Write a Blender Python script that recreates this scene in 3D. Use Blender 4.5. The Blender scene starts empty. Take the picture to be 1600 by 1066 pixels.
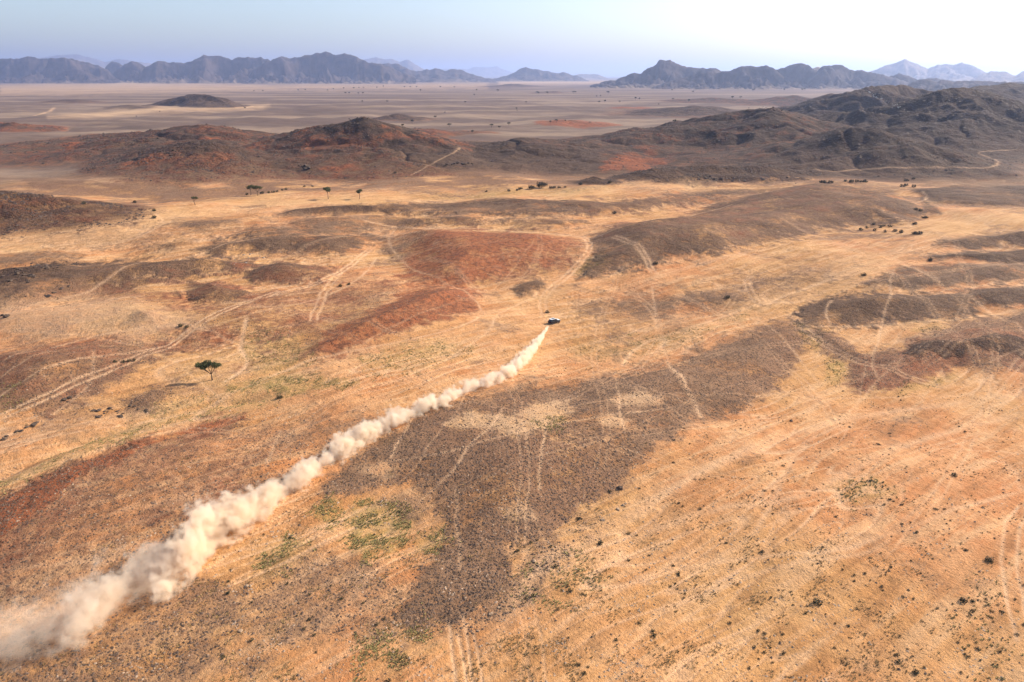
import bpy, bmesh, math, random
import numpy as np
from mathutils import Vector, Matrix

sc = bpy.context.scene
col = sc.collection
R = math.radians
rng = np.random.default_rng(7)
random.seed(7)

# ------------------------------------------------------------------ camera, sky, sun, exposure
CAM_H = 82.0
PITCH = R(21.25)
FPX = 1067.0                       # focal length in photo pixels (24 mm on 36 mm)
cam_d = bpy.data.cameras.new('camera'); cam = bpy.data.objects.new('camera', cam_d); col.objects.link(cam)
cam.location = (0, 0, CAM_H)
cam.rotation_euler = (math.pi/2 - PITCH, 0, 0)
cam_d.sensor_width = 36; cam_d.lens = 36*FPX/1600
cam_d.clip_start = 0.5; cam_d.clip_end = 120000
sc.camera = cam

SUN_EL, SUN_AZ = R(31.5), R(26)      # azimuth from +X towards +Y
sun_dir = Vector((math.cos(SUN_EL)*math.cos(SUN_AZ), math.cos(SUN_EL)*math.sin(SUN_AZ), math.sin(SUN_EL)))
w = bpy.data.worlds.new('World'); sc.world = w; w.use_nodes = True
nt = w.node_tree
sky = nt.nodes.new('ShaderNodeTexSky'); sky.sky_type = 'NISHITA'; sky.sun_disc = False
sky.sun_elevation = SUN_EL; sky.sun_rotation = math.pi/2 - SUN_AZ
sky.altitude = 900; sky.dust_density = 4.0; sky.air_density = 1.0; sky.ozone_density = 1.4
nt.links.new(sky.outputs[0], nt.nodes['Background'].inputs[0])
nt.nodes['Background'].inputs[1].default_value = 0.15
sd = bpy.data.lights.new('sun', 'SUN'); sd.energy = 5.0; sd.angle = R(0.5); sd.color = (1.0, 0.885, 0.71)
so = bpy.data.objects.new('sun', sd); col.objects.link(so)
so.rotation_euler = sun_dir.to_track_quat('Z', 'Y').to_euler()
so.location = (200, 60, 300)
sc.view_settings.view_transform = 'Standard'; sc.view_settings.look = 'None'
sc.view_settings.gamma = 1; sc.view_settings.exposure = 0.56
sc.view_settings.use_curve_mapping = False
cy = sc.cycles
cy.use_denoising = True
cy.max_bounces = 8; cy.diffuse_bounces = 2; cy.glossy_bounces = 1; cy.transparent_max_bounces = 8
cy.volume_bounces = 8
cy.volume_step_rate = 1.0; cy.volume_max_steps = 256
cy.sample_clamp_indirect = 6

# ------------------------------------------------------------------ photo pixel -> ray
CP, SP = math.cos(PITCH), math.sin(PITCH)
def ray(px, py):
    """x per metre of forward distance, slope of the ray (dz per metre of y)"""
    px = np.asarray(px, float); py = np.asarray(py, float)
    u = (px-800)/FPX; v = (533-py)/FPX
    yc = CP + v*SP; zc = -SP + v*CP
    return u/yc, zc/yc
def at_dist(px, py, D):
    t, s = ray(px, py)
    return np.array([t*D, np.ones_like(t)*D, CAM_H + s*D]).T

# ------------------------------------------------------------------ numpy noise
_g = np.random.default_rng(11)
_perm = _g.permutation(4096).astype(np.int64)
_ang = _g.random(4096)*2*np.pi
_gx = np.cos(_ang).astype(np.float32); _gy = np.sin(_ang).astype(np.float32)
def pn(x, y, seed=0):
    x = x + seed*17.31; y = y + seed*9.77
    xf = np.floor(x); yf = np.floor(y)
    xi = xf.astype(np.int64); yi = yf.astype(np.int64)
    fx = (x-xf).astype(np.float32); fy = (y-yf).astype(np.float32)
    def h(a, b): return _perm[(_perm[a & 4095] + b) & 4095]
    def d(i, j):
        k = h(xi+i, yi+j); return _gx[k]*(fx-i) + _gy[k]*(fy-j)
    ux = fx*fx*fx*(fx*(fx*6-15)+10); uy = fy*fy*fy*(fy*(fy*6-15)+10)
    a = d(0,0); b = d(1,0); c = d(0,1); e = d(1,1)
    return 1.5*((a + ux*(b-a))*(1-uy) + (c + ux*(e-c))*uy)
def fbm(x, y, o=4, seed=0, gain=.5):
    s = 0; a = 1; n = 0; 
    for k in range(o):
        s = s + a*pn(x*2**k, y*2**k, seed+k); n += a; a *= gain
    return s/n
def ridged(x, y, o=4, seed=0, gain=.5):
    s = 0; a = 1; n = 0
    for k in range(o):
        s = s + a*(1-np.abs(pn(x*2**k, y*2**k, seed+k))*1.6); n += a; a *= gain
    return s/n
def sstep(a, b, x):
    t = np.clip((x-a)/(b-a), 0, 1); return t*t*(3-2*t)

# ------------------------------------------------------------------ materials
def new_mat(name):
    m = bpy.data.materials.new(name); m.use_nodes = True
    return m, m.node_tree.nodes, m.node_tree.links, m.node_tree.nodes['Principled BSDF']
def simple(name, c, rough=.8, var=.25, scale=3.0, metal=0, spec=.3, bump=0):
    m, N, L, b = new_mat(name)
    b.inputs['Roughness'].default_value = rough; b.inputs['Metallic'].default_value = metal
    b.inputs['Specular IOR Level'].default_value = spec
    tc = N.new('ShaderNodeTexCoord'); n = N.new('ShaderNodeTexNoise'); n.inputs['Scale'].default_value = scale
    n.inputs['Detail'].default_value = 4
    L.new(tc.outputs['Object'], n.inputs['Vector'])
    r = N.new('ShaderNodeValToRGB')
    r.color_ramp.elements[0].position = .3; r.color_ramp.elements[1].position = .7
    r.color_ramp.elements[0].color = (*[v*(1-var) for v in c], 1)
    r.color_ramp.elements[1].color = (*[min(1, v*(1+var)) for v in c], 1)
    L.new(n.outputs['Fac'], r.inputs[0]); L.new(r.outputs[0], b.inputs['Base Color'])
    if bump:
        bp = N.new('ShaderNodeBump'); bp.inputs['Strength'].default_value = bump; bp.inputs['Distance'].default_value = .1
        L.new(n.outputs['Fac'], bp.inputs['Height']); L.new(bp.outputs[0], b.inputs['Normal'])
    return m

SAND_A = (.45, .184, .070); SAND_B = (.57, .280, .124)
def ground_material():
    m, N, L, b = new_mat('desert_ground')
    b.inputs['Roughness'].default_value = .95; b.inputs['Specular IOR Level'].default_value = .12
    geo = N.new('ShaderNodeNewGeometry')
    pos = geo.outputs['Position']
    def noise(scale, detail=4, rough=.55, sx=1, sy=1, rot=0, dist=0):
        mp = N.new('ShaderNodeMapping'); mp.inputs['Scale'].default_value = (sx, sy, 1)
        mp.vector_type = 'TEXTURE' if rot else 'POINT'
        if rot:
            mp.inputs['Scale'].default_value = (1/sx, 1/sy, 1); mp.inputs['Rotation'].default_value = (0, 0, rot)
        L.new(pos, mp.inputs['Vector'])
        n = N.new('ShaderNodeTexNoise'); n.inputs['Scale'].default_value = scale
        n.inputs['Detail'].default_value = detail; n.inputs['Roughness'].default_value = rough
        n.inputs['Distortion'].default_value = dist
        L.new(mp.outputs[0], n.inputs['Vector']); return n.outputs['Fac']
    def mth(op, a, c=None, clamp=False):
        n = N.new('ShaderNodeMath'); n.operation = op; n.use_clamp = clamp
        for i, v in enumerate((a, c)):
            if v is None: continue
            if isinstance(v, (int, float)): n.inputs[i].default_value = v
            else: L.new(v, n.inputs[i])
        return n.outputs[0]
    def rng_(x, a, c, to0=0, to1=1):
        n = N.new('ShaderNodeMapRange'); n.interpolation_type = 'SMOOTHSTEP'
        n.inputs['From Min'].default_value = a; n.inputs['From Max'].default_value = c
        n.inputs['To Min'].default_value = to0; n.inputs['To Max'].default_value = to1
        L.new(x, n.inputs['Value']); return n.outputs[0]
    def mix(f, a, c, typ='MIX'):
        n = N.new('ShaderNodeMix'); n.data_type = 'RGBA'; n.blend_type = typ
        if isinstance(f, (int, float)): n.inputs['Factor'].default_value = f
        else: L.new(f, n.inputs['Factor'])
        for k, v in (('A', a), ('B', c)):
            s = [i for i in n.inputs if i.name == k and i.type == 'RGBA'][0]
            if isinstance(v, tuple): s.default_value = (*v, 1)
            else: L.new(v, s)
        return [o for o in n.outputs if o.type == 'RGBA'][0]
    def attr(name):
        a = N.new('ShaderNodeAttribute'); a.attribute_name = name
        s = N.new('ShaderNodeSeparateColor'); L.new(a.outputs['Color'], s.inputs[0])
        return s.outputs[0], s.outputs[1], s.outputs[2], a.outputs['Alpha']
    dark, red, green, pale = attr('cover')
    track, rock, plain, wash = attr('kinds')
    hillf, tone, _b, _c = attr('slope')
    n_big = noise(.012, 5); n_mid = noise(.07, 6, .6); n_sm = noise(.45, 6, .65); n_fine = noise(2.2, 5, .7)
    n_st = noise(.25, 5, .65, sx=.12, sy=1, rot=R(35), dist=.6)
    # sand
    c = mix(rng_(n_mid, .35, .65), SAND_A, SAND_B)
    c = mix(rng_(n_big, .4, .6, 0, .5), c, (.50, .300, .110))
    c = mix(rng_(n_st, .47, .64, 0, .62), c, (.60, .360, .185))
    c = mix(rng_(n_st, .36, .47, .45, 0), c, (.28, .135, .055))
    c = mix(rng_(n_sm, .52, .70, 0, .45), c, (.32, .150, .062))
    c = mix(rng_(n_fine, .58, .74, 0, .4), c, (.26, .13, .06))
    c = mix(mth('MULTIPLY', wash, .6), c, (.60, .365, .17))
    # far gravel plain
    n_pl = noise(.006, 6, .6, sx=.25, sy=1, rot=R(4))
    pl = mix(rng_(n_pl, .45, .62), (.095, .070, .060), (.235, .172, .125))
    c = mix(plain, c, pl)
    # green flush
    gm = mth('MULTIPLY', green, rng_(mth('ADD', n_sm, mth('MULTIPLY', n_fine, .5)), .66, .86), True)
    c = mix(mth('MULTIPLY', green, .45), c, (.40, .25, .085))
    c = mix(mth('MULTIPLY', gm, .7), c, (.22, .17, .052))
    # dark stony cover and the scarp's painted shade, broken by noise; single stones from cells
    vo = N.new('ShaderNodeTexVoronoi'); vo.inputs['Scale'].default_value = 1.5; L.new(pos, vo.inputs['Vector'])
    vo2 = N.new('ShaderNodeTexVoronoi'); vo2.inputs['Scale'].default_value = .75; L.new(pos, vo2.inputs['Vector'])
    sep = N.new('ShaderNodeSeparateColor'); L.new(vo.outputs['Color'], sep.inputs[0])
    stone = mth('MULTIPLY', rng_(vo.outputs['Distance'], .22, .34, 1, 0), rng_(sep.outputs[0], .45, .5))
    stone2 = mth('MULTIPLY', rng_(vo2.outputs['Distance'], .16, .26, 1, 0), .9)
    brk = mth('ADD', mth('MULTIPLY', n_mid, .75), mth('MULTIPLY', n_sm, .55))   # ~.65 mean
    dk = mth('ADD', dark, mth('MULTIPLY', mth('SUBTRACT', brk, .65), 2.2))
    dk = mth('MULTIPLY', rng_(dk, -.05, .78), rng_(dark, .0, .12))
    dk = mth('MAXIMUM', dk, mth('MULTIPLY', hillf, .95))
    dcol = mix(rng_(n_mid, .38, .62), (.130, .076, .046), (.235, .138, .080))
    dcol = mix(rng_(n_big, .42, .6, 0, .6), dcol, (.20, .095, .055))
    hcol = mix(rng_(n_mid, .35, .65), (.012, .009, .0078), (.048, .031, .022))
    hcol = mix(rng_(n_sm, .5, .7, 0, .45), hcol, (.078, .051, .035))
    vm = N.new('ShaderNodeVectorMath'); vm.operation = 'SCALE'; L.new(hcol, vm.inputs[0]); L.new(mth('MULTIPLY', tone, 2.0), vm.inputs['Scale'])
    dcol = mix(hillf, dcol, vm.outputs[0])
    dcol = mix(rng_(n_fine, .5, .68, 0, .6), dcol, (.30, .185, .125))
    c = mix(mth('MULTIPLY', dk, .93), c, dcol)
    st = mth('MULTIPLY', mth('MAXIMUM', stone, stone2), rng_(dark, .15, .7))
    c = mix(mth('MULTIPLY', st, .62), c, (.075, .050, .038))
    # red earth
    rcol = mix(rng_(n_sm, .4, .65), (.33, .100, .038), (.16, .058, .030))
    rm = mth('MULTIPLY', rng_(mth('ADD', red, mth('MULTIPLY', mth('SUBTRACT', brk, .65), 2.4)), .15, .95), rng_(red, 0, .12))
    c = mix(mth('MULTIPLY', rm, .85), c, rcol)
    # rocky ribs
    rk = mth('MULTIPLY', rng_(mth('ADD', rock, mth('MULTIPLY', mth('SUBTRACT', brk, .65), 2.2)), .35, .8), rng_(rock, 0, .1))
    c = mix(mth('MULTIPLY', rk, .9), c, mix(rng_(n_fine, .4, .6), (.042, .025, .018), (.11, .066, .045)))
    # bare pale ground and wheel tracks
    c = mix(mth('MULTIPLY', pale, rng_(n_sm, .3, .6, .55, 1)), c, (.62, .40, .225))
    c = mix(mth('MULTIPLY', track, rng_(n_fine, .3, .6, .6, 1)), c, (.66, .41, .235))
    L.new(c, b.inputs['Base Color'])
    # relief
    hsum = mth('ADD', mth('MULTIPLY', n_sm, .55), mth('MULTIPLY', n_fine, .22))
    hsum = mth('ADD', hsum, mth('MULTIPLY', st, .22))
    hsum = mth('ADD', hsum, mth('MULTIPLY', mth('MULTIPLY', n_mid, rk), 1.2))
    hsum = mth('ADD', hsum, mth('MULTIPLY', n_st, .35))
    hsum = mth('ADD', hsum, mth('MULTIPLY', mth('MULTIPLY', n_mid, hillf), 3.2))
    bp = N.new('ShaderNodeBump'); bp.inputs['Strength'].default_value = 1.0; bp.inputs['Distance'].default_value = 1.2
    L.new(hsum, bp.inputs['Height']); L.new(bp.outputs[0], b.inputs['Normal'])
    return m
GROUND = ground_material()

# ------------------------------------------------------------------ polar grid of the terrain
AZ_IN = R(47.5)
az = np.concatenate([np.linspace(-math.pi, -AZ_IN, 40)[:-1], np.linspace(-AZ_IN, AZ_IN, 900), np.linspace(AZ_IN, math.pi, 40)[1:]])
rs = [6., 20., 35., 48., 56.]
r = 62.
while r < 60000:
    rs.append(r)
    if r < 300: s = min(1.6, max(.42, r*r/56000*.95))
    elif r < 700: s = 1.65
    elif r < 1600: s = 2.3
    elif r < 2600: s = 5.0
    else: s = r*.03
    r += s
rs = np.array(rs); NR = len(rs); NA = len(az)
spacing = np.gradient(rs)
RR, AA = np.meshgrid(rs, az, indexing='ij')
X = RR*np.sin(AA); Y = RR*np.cos(AA)
SPC = np.repeat(spacing[:, None], NA, 1)
X32 = X.astype(np.float64); 

# ------------------------------------------------------------------ hills: crest lines (photo px, py) at a distance, slope widths
# (name, distance, front width, back width, exponent, dark, red, rock, crest)
HILLS = [
 ('hill', 900, 200, 170, 1.0, .85, .25, .9, [(1040,206),(1080,195),(1127,178),(1161,170),(1188,166),(1212,166),(1229,173),(1262,184),(1313,197)]),
 ('hill', 720, 115, 100, .9, .85, .1, .6, [(1185,232),(1229,221),(1276,209),(1316,198),(1340,195),(1364,199),(1397,211),(1440,225),(1500,238)]),
 ('hill', 1010, 255, 190, 1.1, .8, .05, .7, [(1330,197),(1384,178),(1418,168),(1441,153),(1465,143),(1492,137),(1516,139),(1539,144),(1566,152),(1600,160),(1660,168),(1740,172)]),
 ('hill', 1350, 170, 180, 1.0, .85, .1, .8, [(1249,172),(1296,161),(1323,153),(1340,141),(1364,132),(1384,129.5),(1404,131),(1424,136),(1441,140),(1465,143)]),
 ('hill', 1650, 140, 150, 1.0, .85, .1, .5, [(1250,160),(1270,154),(1296,146),(1323,144),(1345,147),(1360,150)]),
 ('hill', 1540, 260, 300, 1.3, .85, .05, .5, [(1480,142),(1526,136),(1549,133),(1573,129),(1586,129),(1607,131),(1650,127),(1720,122)]),
 ('hill', 2200, 170, 200, 1.2, .8, .1, .4, [(1185,166),(1205,159),(1222,156),(1242,148),(1252,151),(1262,156)]),
 ('hill', 2350, 190, 200, 1.2, .75, .3, .3, [(1085,163),(1105,156),(1121,152.5),(1134,154),(1148,158),(1175,158),(1190,162)]),
 ('hill', 1700, 170, 200, 1.3, .85, .1, .3, [(985,182),(1010,178),(1040,171),(1070,165),(1085,165),(1110,174)]),
 ('hill', 1330, 70, 80, 1.2, .3, .8, .2, [(862,197),(880,190),(895,187.5),(915,189),(945,195)]),
 ('hill', 2000, 80, 90, 1.2, .3, .8, .1, [(960,172),(975,169),(985,167.5),(1000,170)]),
 ('hill', 850, 190, 200, 1.4, .7, .38, .6, [(-60,232),(34,231),(84,223),(135,213),(186,206),(236,199),(287,193.5),(304,194),(337,198),(371,205),(405,210)]),
 ('hill', 780, 150, 160, 1.4, .65, .42, .7, [(354,222),(388,213),(422,205),(456,198),(489,193),(530,189),(550,184),(564,182),(581,184),(604,190),(631,196),(665,205),(699,216),(725,230)]),
 ('hill', 1020, 80, 90, 1.2, .7, .4, .3, [(630,204),(680,203),(720,206),(765,212)]),
 ('hill', 690, 100, 90, 1.4, .65, .35, .8, [(169,259),(219,246),(243,235),(270,227),(297,223.5),(324,225),(354,229),(371,234),(405,243)]),
 ('hill', 820, 200, 130, 1.3, .95, .02, .5, [(719,239),(746,229),(780,220),(817,216),(851,217),(884,219),(918,221),(952,223),(975,232)]),
 ('hill', 870, 170, 140, 1.3, .8, .25, .5, [(940,226),(960,217),(1000,210),(1040,201),(1070,195),(1090,194)]),
 ('hill', 598, 34, 60, 1.0, .9, .1, .9, [(1000,277),(1030,268),(1060,263),(1127,260),(1195,259),(1229,261),(1262,269),(1278,280)]),
 ('hill', 430, 88, 60, 1.2, .75, .3, .9, [(-140,290),(-60,294),(0,298),(30,300),(60,303),(100,315),(150,331),(200,343),(232,351)]),
 ('hill', 2060, 58, 90, .5, .5, .05, .75, [(236,167),(255,158.5),(275,149.5),(295,146),(318,146),(335,150),(352,158),(374,167)]),
 ('hill', 1880, 60, 80, 1.1, .4, 0, .2, [(165,173),(185,166),(205,164.5),(225,168),(245,173)]),
 ('hill', 2420, 90, 90, 1.1, .45, .15, .2, [(82,160),(98,155.5),(110,154),(127,157)]),
 ('hill', 1190, 55, 70, 1.1, .6, .55, .5, [(-60,193),(0,192),(20,187),(32,187),(50,192),(76,201)]),
 ('hill', 1460, 65, 70, 1.1, .95, .1, .2, [(588,187),(605,181),(625,178),(645,181),(662,187)]),
 ('hill', 5600, 200, 250, 1.1, .9, 0, .1, [(778,137),(792,132),(800,130.5),(808,131),(818,135)]),
 ('hill', 3600, 90, 90, 1.1, .9, .2, .1, [(850,144),(860,142),(872,143)]),
 ('hill', 566, 18, 30, 1.0, .85, .1, .9, [(770,292),(830,287),(880,284),(905,281),(925,277)]),
]
def seg_field(xs, ys, pts, hs):
    """distance to a polyline, interpolated height and signed side (positive: behind the line)"""
    best = np.full(xs.shape, 1e18); hh = np.zeros(xs.shape); back = np.zeros(xs.shape)
    for (a, b, ha, hb) in zip(pts[:-1], pts[1:], hs[:-1], hs[1:]):
        d = b-a; L2 = d@d
        t = np.clip(((xs-a[0])*d[0] + (ys-a[1])*d[1])/L2, 0, 1)
        ex = xs-(a[0]+t*d[0]); ey = ys-(a[1]+t*d[1])
        q = ex*ex+ey*ey
        m = q < best
        best = np.where(m, q, best); hh = np.where(m, ha+t*(hb-ha), hh)
        back = np.where(m, (ex*a[0]+ey*a[1])/math.hypot(a[0], a[1]), back)
    return np.sqrt(best), hh, back

Hhill = np.zeros_like(X); owner = np.full(X.shape, -1, np.int16); best_h = np.zeros_like(X)
acc = np.zeros_like(X)
Mdark = np.zeros_like(X); Mred = np.zeros_like(X); Mrock = np.zeros_like(X)
warpx = fbm(X/90, Y/90, 3, 3)*22; warpy = fbm(X/90, Y/90, 3, 5)*22
gul = ridged(X/130+3+.4*pn(X/90, Y/90, 23), Y/110, 4, 21, .45)                      # ~ .3 .. 1
for k, (nm, D, wf, wb, ex, dk, rd, rk, pp) in enumerate(HILLS):
    pp = np.array(pp, float)
    wob = D*(1 + .035*np.sin(np.arange(len(pp))*.7 + k)) if D > 560 else D + np.zeros(len(pp))
    P = at_dist(pp[:, 0], pp[:, 1], wob)
    hs = np.maximum(P[:, 2], .5)
    P2 = P[:, :2]
    W = max(wf, wb)*1.6
    sel = (X > P2[:, 0].min()-W) & (X < P2[:, 0].max()+W) & (Y > P2[:, 1].min()-W) & (Y < P2[:, 1].max()+W)
    idx = np.nonzero(sel)
    if len(idx[0]) == 0: continue
    sc_w = min(1, W/150)
    xs = X[idx] + warpx[idx]*sc_w*.5; ys = Y[idx] + warpy[idx]*sc_w*.5
    wn = 1 + .22*pn(X[idx]/max(wf, 40), Y[idx]/max(wf, 40), 40+k)
    wf_, wb_ = wf*1.22, wb*1.22; hz = np.zeros(len(xs)); d = np.full(len(xs), 1e9); ww = wn*wf
    for (a_, b_, ha, hb) in zip(P2[:-1], P2[1:], hs[:-1], hs[1:]):
        dd, h, back = seg_field(xs, ys, np.array([a_, b_]), [ha, hb])
        cosa = np.clip(back/np.maximum(dd, .5), -1, 1)
        w_ = (wb_*(.5+.5*cosa) + wf_*(.5-.5*cosa))*(.55+.45*np.clip(h/hs.max(), 0, 1))*wn
        t = np.clip(dd/np.maximum(w_, 1), 0, 1)
        hz = np.maximum(hz, h*((1-t)**(ex+.55)*(1+.75*t)*.93 + .07*np.clip(1-t*4, 0, 1)))
        d = np.minimum(d, dd)
    t = np.clip(d/max(wf, wb), 0, 1)
    hz = hz*(1 + (gul[idx]-.72)*.55*np.clip(t*4, .12, 1))
    a = acc[idx]; acc[idx] = a + hz**9
    m = hz > best_h[idx]
    ii = (idx[0][m], idx[1][m])
    best_h[ii] = hz[m]; owner[ii] = k
    cov = sstep(.05, 1.4, hz) if hs.max() > 12 else sstep(.15, 1.2, hz)
    Mdark[idx] = np.maximum(Mdark[idx], cov*dk)
    Mred[idx] = Mred[idx]*(1-cov) + cov*rd
    Mrock[idx] = Mrock[idx]*(1-cov) + cov*rk*np.clip(hz/hs.max()*.55+.28, 0, 1)
Hhill = acc**(1/9)

fade_far = 1-sstep(1500, 4000, RR)
near = 1-sstep(450, 900, RR)
def band(wl, amp, seed):
    return amp*pn(X/wl, Y/wl, seed)*(1-sstep(.25, .6, SPC/wl))
H1 = Hhill + (fbm(X/160, Y/160, 2, 60)*6.5)*fade_far*sstep(60, 200, RR) + band(38, 1.3, 63)*fade_far
ca, sa = math.cos(R(36)), math.sin(R(36))
S1 = X*ca + Y*sa + warpx*.4; S2 = -X*sa + Y*ca + warpy*.35
H1 += band(14, .28, 66) + band(6, .12, 67) + band(2.6, .07, 68)
H1 += .42*pn(S1/38, S2/4.5, 69)*near*(1-sstep(.25, .6, SPC/4.5))
hn = np.clip(Hhill/12, 0, 1)
H1 += hn*(ridged(X/30, Y/30, 4, 71)-.7)*2.6*(.35+Mrock)*(1-sstep(.3, .7, SPC/12)) + hn*Mrock*band(8, 1.9, 74)
H1 -= hn*(3.4*np.exp(-(np.abs(pn(X/110+.3*pn(X/40, Y/40, 8), Y/95, 76))/.11)**1.1) + .9*np.exp(-(np.abs(pn(X/48, Y/44, 77))/.10)**1.1))*(1-sstep(3.5, 8, SPC))

# ------------------------------------------------------------------ rays against the terrain (constant azimuth = one column)
def hit(px, py, Hgrid):
    t, s = ray(px, py); t = np.atleast_1d(t); s = np.atleast_1d(s)
    a = np.arctan(t); slope = s*np.cos(a)                    # dz per metre of radius
    j = np.clip(np.searchsorted(az, a)-1, 0, NA-2); f = (a-az[j])/(az[j+1]-az[j])
    out = np.zeros((len(a), 3))
    for q in range(len(a)):
        hcol = Hgrid[:, j[q]]*(1-f[q]) + Hgrid[:, j[q]+1]*f[q]
        g = hcol - (CAM_H + slope[q]*rs)
        k = np.argmax(g > 0)
        if g[k] <= 0: k = NR-1
        if k == 0: k = 1
        w_ = g[k-1]/(g[k-1]-g[k]) if g[k] != g[k-1] else 0
        rr = rs[k-1] + w_*(rs[k]-rs[k-1])
        out[q] = (rr*math.sin(a[q]), rr*math.cos(a[q]), hcol[k-1]+w_*(hcol[k]-hcol[k-1]))
    return out
def height_at(x, y, Hgrid):
    x = np.atleast_1d(x).astype(float); y = np.atleast_1d(y).astype(float)
    a = np.arctan2(x, y); rr = np.hypot(x, y)
    j = np.clip(np.searchsorted(az, a)-1, 0, NA-2); f = (a-az[j])/(az[j+1]-az[j])
    i = np.clip(np.searchsorted(rs, rr)-1, 0, NR-2); g = (rr-rs[i])/(rs[i+1]-rs[i])
    return (Hgrid[i, j]*(1-f)+Hgrid[i, j+1]*f)*(1-g) + (Hgrid[i+1, j]*(1-f)+Hgrid[i+1, j+1]*f)*g

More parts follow.
